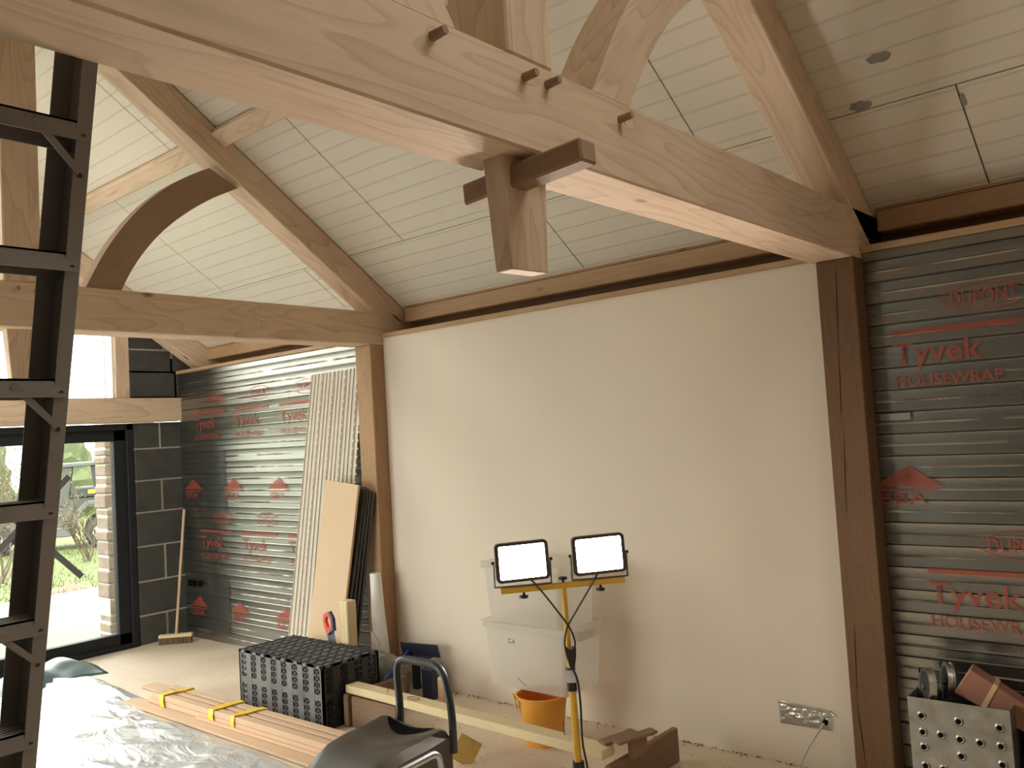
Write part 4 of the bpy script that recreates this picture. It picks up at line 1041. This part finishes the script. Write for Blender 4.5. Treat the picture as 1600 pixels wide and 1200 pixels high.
mb.add(vs, [(j*n+k, j*n+(k+1) % n, (j+1)*n+(k+1) % n, (j+1)*n+k) for j in range(rows) for k in range(n)])
tag(mb.obj('sack', 'rag', smooth=True), 'crumpled dark grey rubble sack behind the black crate', 'sack')
tag(MB().box((3.36, -.2, 0), (3.46, -.15, .19), None).obj('dark_offcut', 'navy', bevel=.004), 'dark upright offcut beside the rubble sack by the plaster wall', 'offcut')

# ================================================================== RIGHT-HAND CLUTTER
gb = thing('metal_box', 'galvanised sheet-metal box with dimpled front below the near foil wall', 'metal box', (6.6, -.2, 0))
gx0, gx1, gy, gz = 6.415, 6.79, -.30, .505
MB().box((gx0, gy, 0), (gx1, gy+.004, gz)).obj('front_plate', 'galv', gb, bevel=.0015)
MB().box((gx0, gy+.004, 0), (gx0+.004, -.06, gz)).box((gx1-.004, gy+.004, 0), (gx1, -.06, gz)).box((gx0, -.064, 0), (gx1, -.06, gz)).box((gx0, gy, 0), (gx1, -.06, .004)).obj('side_plates', 'galv', gb)
dm = MB().lathe([(.019, 0), (.0165, .004), (.013, .0065), (.0105, .0055)], (0, 0, 0), 16, Matrix.Rotation(PI/2, 4, 'X')).mesh('dimple', 'galv', smooth=True)
dh = MB().lathe([(.0106, .0055), (.0, .0035)], (0, 0, 0), 12, Matrix.Rotation(PI/2, 4, 'X')).mesh('dimple_hole', 'hole')
for (a, b) in ((.052, .070), (.052, .135), (.052, .195), (.19, .070), (.12, .135), (.19, .14), (.262, .14), (.335, .07), (.335, .14), (.19, .205), (.335, .21), (.12, .27), (.19, .28), (.262, .28), (.052, .27), (.335, .28)):
    o = bpy.data.objects.new('dimple', dm); o.matrix_world = Matrix.Translation((gx0+a, gy, gz-b)); _wm[o.name] = o.matrix_world.copy(); link(o, gb)
    h_ = bpy.data.objects.new('dimple_hole', dh); h_.matrix_world = Matrix.Translation((gx0+a, gy, gz-b)); link(h_, o)
def castor(c, rz, tilt, r, lab):
    t_ = thing('pulley_wheel', lab, 'wheel', c, 'steel rimmed wheels in the metal box')
    mt = Matrix.Translation(c) @ Matrix.Rotation(rz, 4, 'Z') @ Matrix.Rotation(PI/2+tilt, 4, 'Y')
    MB().lathe([(r*.8, -.012), (r, -.014), (r, -.010), (r*.93, -.008), (r*.93, .008), (r, .010), (r, .014), (r*.8, .012)], (0, 0, 0), 32).obj('rim', 'steel', t_, smooth=True, mtx=mt)
    MB().lathe([(.0, -.009), (r*.8, -.012)], (0, 0, 0), 24).lathe([(.0, .009), (r*.8, .012)], (0, 0, 0), 24).obj('disc', 'utv_dark', t_, mtx=mt)
    MB().tube([(0, 0, -.02), (0, 0, .02)], .012, 10).obj('hub', 'galv', t_, mtx=mt)
    for a in (.6, 2.2): MB().box((r*math.cos(a)-.012, r*math.sin(a)-.005, -.015), (r*math.cos(a)+.006, r*math.sin(a)+.012, .015)).obj('clip', 'hole', t_, mtx=mt)
castor((6.475, -.22, .53), .55, .1, .078, 'front steel-rimmed wheel sticking out of the metal box')
castor((6.53, -.13, .535), .45, .1, .082, 'rear steel-rimmed wheel sticking out of the metal box')
tm = Matrix.Translation((6.735, -.17, .50)) @ Matrix.Rotation(.1, 4, 'Z') @ Matrix.Rotation(.50, 4, 'Y')
tt = thing('terracotta_block', 'pinkish brown block with a raised band tilted on the metal box', 'block', (6.72, -.17, .45))
MB().prism([(-.155, -.055), (.16, -.05), (.16, .04), (-.145, .065)], -.045, .045, tm).obj('block', 'terracotta', tt, bevel=.004)
MB().prism([(-.052, -.056), (-.034, -.0565), (-.034, .060), (-.052, .0605)], -.0475, .0475, tm).obj('band', 'panel_tan', tt)
bk2 = thing('black_bag', 'dark crumpled bag wedged beside the metal box at the right edge', 'bag', (6.86, -.15, 0))
mb = MB(); n, rows = 20, 12; vs = []
for j in range(rows+1):
    th = PI*j/rows
    for k in range(n):
        a = 2*PI*k/n; d_ = Vector((math.sin(th)*math.cos(a), math.sin(th)*math.sin(a), math.cos(th))); r_ = 1+.4*noise.noise(d_*2+Vector((8, 1, 0)))
        vs.append((6.885+d_.x*.085*r_, -.16+d_.y*.12*r_, max(.002, .25+d_.z*.27*r_)))
mb.add(vs, [(j*n+k, j*n+(k+1) % n, (j+1)*n+(k+1) % n, (j+1)*n+k) for j in range(rows) for k in range(n)]).obj('bag', 'utv_dark', bk2, smooth=True)
# foil-covered cable outlet on the plaster
fo = thing('foil_outlet', 'silver foil patch with a cable low on the plaster wall', 'cable outlet', (5.85, 0, .25))
nx, nz = 26, 10; vs = []
for i in range(nx+1):
    for j in range(nz+1):
        u, v = i/nx, j/nz; x = 5.715+.26*u; z = .195+.098*v+.012*(1-u)*(v-.5)
        b_ = math.sin(PI*u)**.4*math.sin(PI*v)**.4 if 0 < u < 1 and 0 < v < 1 else 0
        vs.append((x, -.001-.010*b_-.006*b_*noise.noise(Vector((u*9, v*6, 4))), z))
w = nz+1
MB().add(vs, [(i*w+j, (i+1)*w+j, (i+1)*w+j+1, i*w+j+1) for i in range(nx) for j in range(nz)]).obj('foil_cover', 'steel', fo)
MB().tube([(5.715, -.010, .293), (5.80, -.013, .290), (5.90, -.013, .286), (5.97, -.012, .283), (5.99, -.010, .268)], .0045, 6).obj('foil_edge', 'steel', fo, smooth=True)
MB().tube([(5.941, -.016, .228), (5.947, -.005, .238)], .012, 8).obj('cable_hole', 'hole', fo)
MB().tube(bez([(5.945, -.012, .236), (5.925, -.05, .20), (5.88, -.09, .12), (5.85, -.11, .05), (5.84, -.12, .008), (5.80, -.16, .006)]), .0048, 8).obj('cable', 'cable_white', fo, smooth=True)
# crumbs of plaster along the foot of the wall
mb = MB(); rnd = random.Random(5)
for i in range(260):
    x = 2.98+3.1*rnd.random(); y = -.004-.035*rnd.random()**2; s = .001+.003*rnd.random()
    mb.box((x-s, y-s, 0), (x+s*rnd.uniform(.5, 1.5), y+s, s*1.4))
for i in range(160):
    x = 3.3+2.6*rnd.random(); y = -.05-.9*rnd.random(); s = .001+.002*rnd.random()
    mb.box((x-s, y-s, 0), (x+s, y+s, s))
tag(mb.obj('plaster_crumbs', 'plank_brown'), 'brown crumbs and grit along the foot of the plaster wall', 'debris', kind='stuff')

# ================================================================== OUTSIDE
tag(boxo('patio', (-4.6, -12, -.36), (-.05, 8, -.09), 'patio'), 'pale gravel path outside the glass door', 'path', kind='structure')
nx, ny = 60, 60; vs = []
for i in range(nx+1):
    x = -4.2-56*(i/nx)**1.6
    for j in range(ny+1):
        y = -25+75*j/ny
        vs.append((x, y, -.15-.15*min(1, max(0, (-x-4.2)/3))+.05*noise.noise(Vector((x*.5, y*.5, 0)))*min(1, (-x-4.2)/2)))
w = ny+1
lw = MB().add(vs, [(i*w+j, i*w+j+1, (i+1)*w+j+1, (i+1)*w+j) for i in range(nx) for j in range(ny)]).obj('lawn', 'grass', smooth=True); tag(lw, 'green lawn beyond the gravel path', 'lawn', kind='structure')
# grass blades near the border
mb = MB(); rnd = random.Random(9)
for i in range(5200):
    x = -4.3-9*rnd.random()**1.3; y = -.6+5.0*rnd.random()+(-x-4)*.30; z = -.15-.15*min(1, max(0, (-x-4.2)/3)); h_ = rnd.uniform(.03, .09); a = rnd.random()*PI
    dx_, dy_ = .008*math.cos(a), .008*math.sin(a)
    mb.add([(x-dx_, y-dy_, z-.02), (x+dx_, y+dy_, z-.02), (x+rnd.uniform(-.03, .03), y+rnd.uniform(-.03, .03), z+h_)], [(0, 1, 2)])
o = bpy.data.objects.new('grass_blades', bpy.data.meshes.new('grass_blades')); o.data.from_pydata(mb.v, [], mb.f); o.data.materials.append(M['grass']); link(o); tag(o, 'rough green grass blades on the lawn outside', 'grass', kind='stuff')
for (x, y, rx, ry) in ((-5.6, 1.25, .5, .35), (-5.0, 1.75, .5, .3)):
    mb = MB(); n = 24
    vs = [(x, y, -.13)] + [(x+rx*math.cos(2*PI*k/n)*(1+.3*noise.noise(Vector((k, x, 0)))), y+ry*math.sin(2*PI*k/n)*(1+.3*noise.noise(Vector((k, y, 3)))), -.235) for k in range(n)]
    o = mb.add(vs, [(0, 1+k, 1+(k+1) % n) for k in range(n)]).obj('soil_patch', 'soil'); tag(o, 'bare brown soil patch in the grass ' + ('nearer the stone pillar' if y > 1.5 else 'farther from the stone pillar'), 'soil', 'soil patches')
# stone pillar outside the door
sp_ = thing('stone_pillar', 'pale rubble-stone pillar just outside the glass door', 'pillar', (-.8, -.2, -.09))
rnd = random.Random(21); z = -.09
while z < 1.95:
    h_ = rnd.uniform(.07, .15); y = -.352+rnd.uniform(-.012, .012)
    while y < .15:
        w_ = rnd.uniform(.09, .22)
        boxo('stone', (-1.05+rnd.uniform(-.01, .01), y+.004, z+.005), (-.80+rnd.uniform(-.012, .012), min(y+w_, .17)-.004, z+h_-.005), 'stone', sp_, bevel=.012); y += w_
    z += h_
boxo('mortar_core', (-1.04, -.34, -.09), (-.815, .16, z), 'mortar', sp_)
# utility vehicle
S = 1343/19.0   # pixels per metre at that distance
uv = thing('utility_vehicle', 'grey-green off-road utility vehicle parked on the lawn outside', 'vehicle', (-12.0, 4.33, -.30))
um = Matrix.Translation((-12.016, 4.33, -.30)) @ Matrix.Rotation(math.atan2(.919, .394), 4, 'Z')
# local: x right in view (towards the rear), y away, z up ; origin at rear wheel contact
WD = 1.45
def pan(name, poly, y0, y1, material, par=uv, bevel=.015): return MB().prism(poly, y0, y1, um).obj(name, material, par, bevel=bevel)
pan('body', [(-2.35, .42), (-.62, .34), (-.42, .36), (-.30, .70), (-.10, .95), (.42, .95), (.55, .62), (.95, .62), (.95, 1.12), (-.55, 1.12), (-.62, .95), (-2.0, .95), (-2.5, .80)], .08, WD-.08, 'utv_body')
pan('rear_bed', [(-.52, 1.12), (.98, 1.12), (1.0, 1.32), (-.40, 1.32)], .03, WD-.03, 'utv_dark')
pan('sill', [(-1.55, .30), (-.50, .28), (-.38, .40), (-.45, .48), (-.95, .50), (-1.1, .62), (-1.22, .60), (-1.25, .44), (-1.55, .42)], .02, .10, 'utv_grey')
pan('fender', [(-.42, .45), (-.25, .78), (-.12, .93), (.48, .94), (.60, .82), (.64, .90), (.50, 1.04), (-.16, 1.03), (-.36, .84), (-.52, .48)], -.04, .14, 'utv_grey')
def pil(name, a, b, wdt, material='utv_dark'):
    for y in (.10, WD-.10):
        MB().bar(um @ Vector((a[0], y, a[1])), um @ Vector((b[0], y, b[1])), .06, wdt, um.to_3x3() @ Vector((0, 0, 1)) if abs(b[1]-a[1]) < abs(b[0]-a[0]) else um.to_3x3() @ Vector((1, 0, 0))).obj(name, material, uv)
pil('windscreen_pillar', (-1.62, .95), (-1.18, 1.84), .08, 'utv_body'); pil('middle_pillar', (-.62, .95), (-.50, 1.86), .17, 'utv_body'); pil('rear_pillar', (.05, 1.32), (-.02, 1.86), .10)
pil('rear_pillar', (.92, 1.3), (.60, 1.82), .07)
pan('roof', [(-1.22, 1.80), (-1.0, 1.88), (.60, 1.90), (.66, 1.82), (-1.15, 1.78)], .02, WD-.02, 'utv_grey')
pan('bonnet', [(-2.55, .78), (-2.0, .95), (-1.6, .97), (-1.6, .8)], .1, WD-.1, 'utv_body')
pan('yellow_marking', [(-.12, 1.19), (.22, 1.19), (.22, 1.275), (-.12, 1.275)], .015, .03, 'tape_yellow', bevel=0)
pan('seat', [(-.95, .95), (-.6, .95), (-.45, 1.45), (-.58, 1.47), (-.72, 1.08), (-.95, 1.06)], .2, WD-.2, 'utv_dark')
MB().tube([um @ Vector((-1.30, .45, 1.05)), um @ Vector((-1.15, .45, 1.2))], .02, 8).obj('steering_column', 'utv_dark', uv)
for x in (.13, -1.95):
    for y in (.0, WD-.22):
        c_ = um @ Vector((x, y+.11, .335)); mt = um.copy(); mt = Matrix.Translation(c_) @ um.to_3x3().to_4x4() @ Matrix.Rotation(PI/2, 4, 'X')
        wh = MB().lathe([(.19, -.11), (.30, -.12), (.335, -.09), (.335, .09), (.30, .12), (.19, .11)], (0, 0, 0), 36).obj('tyre', 'tyre', uv, mtx=mt, smooth=True)
        tb = MB()
        for k in range(22):
            a = 2*PI*k/22
            for sg in (-1, 1): tb.box((.33, -.02, min(.01*sg, .11*sg)), (.355, .02, max(.01*sg, .11*sg)), Matrix.Rotation(a+.07*sg, 4, 'Z'))
        tb.obj('tread_blocks', 'tyre', wh, mtx=mt)
        rm = MB().lathe([(.19, -.10), (.185, .085), (.16, .07), (.165, -.08)], (0, 0, 0), 30)
        for k in range(7):
            a = 2*PI*k/7; rm.box((.03, -.018, .075), (.175, .018, .095), Matrix.Rotation(a, 4, 'Z'))
        rm.tube([(0, 0, -.05), (0, 0, .10)], .05, 12); rm.obj('wheel_rim', 'rim_metal', uv, mtx=mt)
# bare bush in front of the vehicle
def bush(name, base, label, seed, spread, height, leafc, group):
    rnd = random.Random(seed); t_ = thing(name, label, 'bush', base, group); mb = MB(); lf = MB(); cnt = [0]
    def grow(p, d_, l, r, dep):
        pts = [p]; q = p.copy(); dd = d_.copy()
        for i in range(4):
            dd = (dd + Vector((rnd.uniform(-.25, .25), rnd.uniform(-.25, .25), rnd.uniform(-.12, .2)))).normalized(); q = q+dd*l/4; pts.append(q.copy())
        mb.tube(pts, [r*(1-.13*i) for i in range(5)], 4, False)
        if dep == 0:
            for _ in range(leafc):
                c_ = q + Vector((rnd.uniform(-.15, .15), rnd.uniform(-.15, .15), rnd.uniform(-.12, .12))); a = Vector((rnd.uniform(-1, 1), rnd.uniform(-1, 1), rnd.uniform(-1, 1))).normalized()*.022; b = a.orthogonal().normalized()*.012
                lf.add([c_-a, c_+b, c_+a, c_-b], [(0, 1, 2, 3)])
            return
        for _ in range(3 if dep > 1 else 4):
            j = rnd.randint(2, 4); grow(pts[j], (dd + Vector((rnd.uniform(-1, 1), rnd.uniform(-1, 1), rnd.uniform(-.5, .7)))*.8).normalized(), l*rnd.uniform(.55, .8), r*.6, dep-1)
    for k in range(6):
        grow(Vector(base)+Vector((rnd.uniform(-.1, .1), rnd.uniform(-.1, .1), 0)), Vector((rnd.uniform(-.7, .7)*spread, rnd.uniform(-.7, .7)*spread, 1)).normalized(), height*rnd.uniform(.45, .6), .022, 3)
    mb.obj('branches', 'twig', t_); o = bpy.data.objects.new('leaves', bpy.data.meshes.new('leaves')); o.data.from_pydata(lf.v, [], lf.f); o.data.materials.append(M['leaf']); link(o, t_); o['kind'] = 'stuff'
bush('bare_bush', (-8.0, 1.15, -.28), 'leggy bare-twigged bush in front of the parked vehicle', 4, 1.2, 1.9, 3, 'bushes outside')
bush('bare_bush', (-9.5, 3.1, -.3), 'thin bare-twigged bush beside the parked vehicle door', 12, 1.0, 1.15, 1, 'bushes outside')
# hedge line far behind, separate rounded shrubs
rnd = random.Random(33)
place = ['far left', 'left', 'centre left', 'centre', 'centre right', 'right', 'far right']
for i in range(7):
    c_ = Vector((-27+1.2*i, 3.5+2.6*i, -.3)); n, rows = 26, 14; vs = []
    hh_ = [4.2, 3.6, 2.6, 2.0, 1.7, 1.6, 1.6][i]
    for j in range(rows+1):
        th = PI/2*j/rows
        for k in range(n):
            a = 2*PI*k/n; d_ = Vector((math.cos(th)*math.cos(a), math.cos(th)*math.sin(a), math.sin(th))); r_ = 1+.3*noise.noise(d_*3+Vector((i*5, 0, 0)))+.12*noise.noise(d_*9)
            vs.append(c_+Vector((d_.x*1.6*r_, d_.y*1.25*r_, d_.z*hh_*r_)))
    o = MB().add(vs, [(j*n+k, j*n+(k+1) % n, (j+1)*n+(k+1) % n, (j+1)*n+k) for j in range(rows) for k in range(n)]).obj('hedge_shrub', 'hedge'); tag(o, place[i] + ' rounded green shrub of the hedge behind the parked vehicle', 'shrub', 'hedge shrubs')
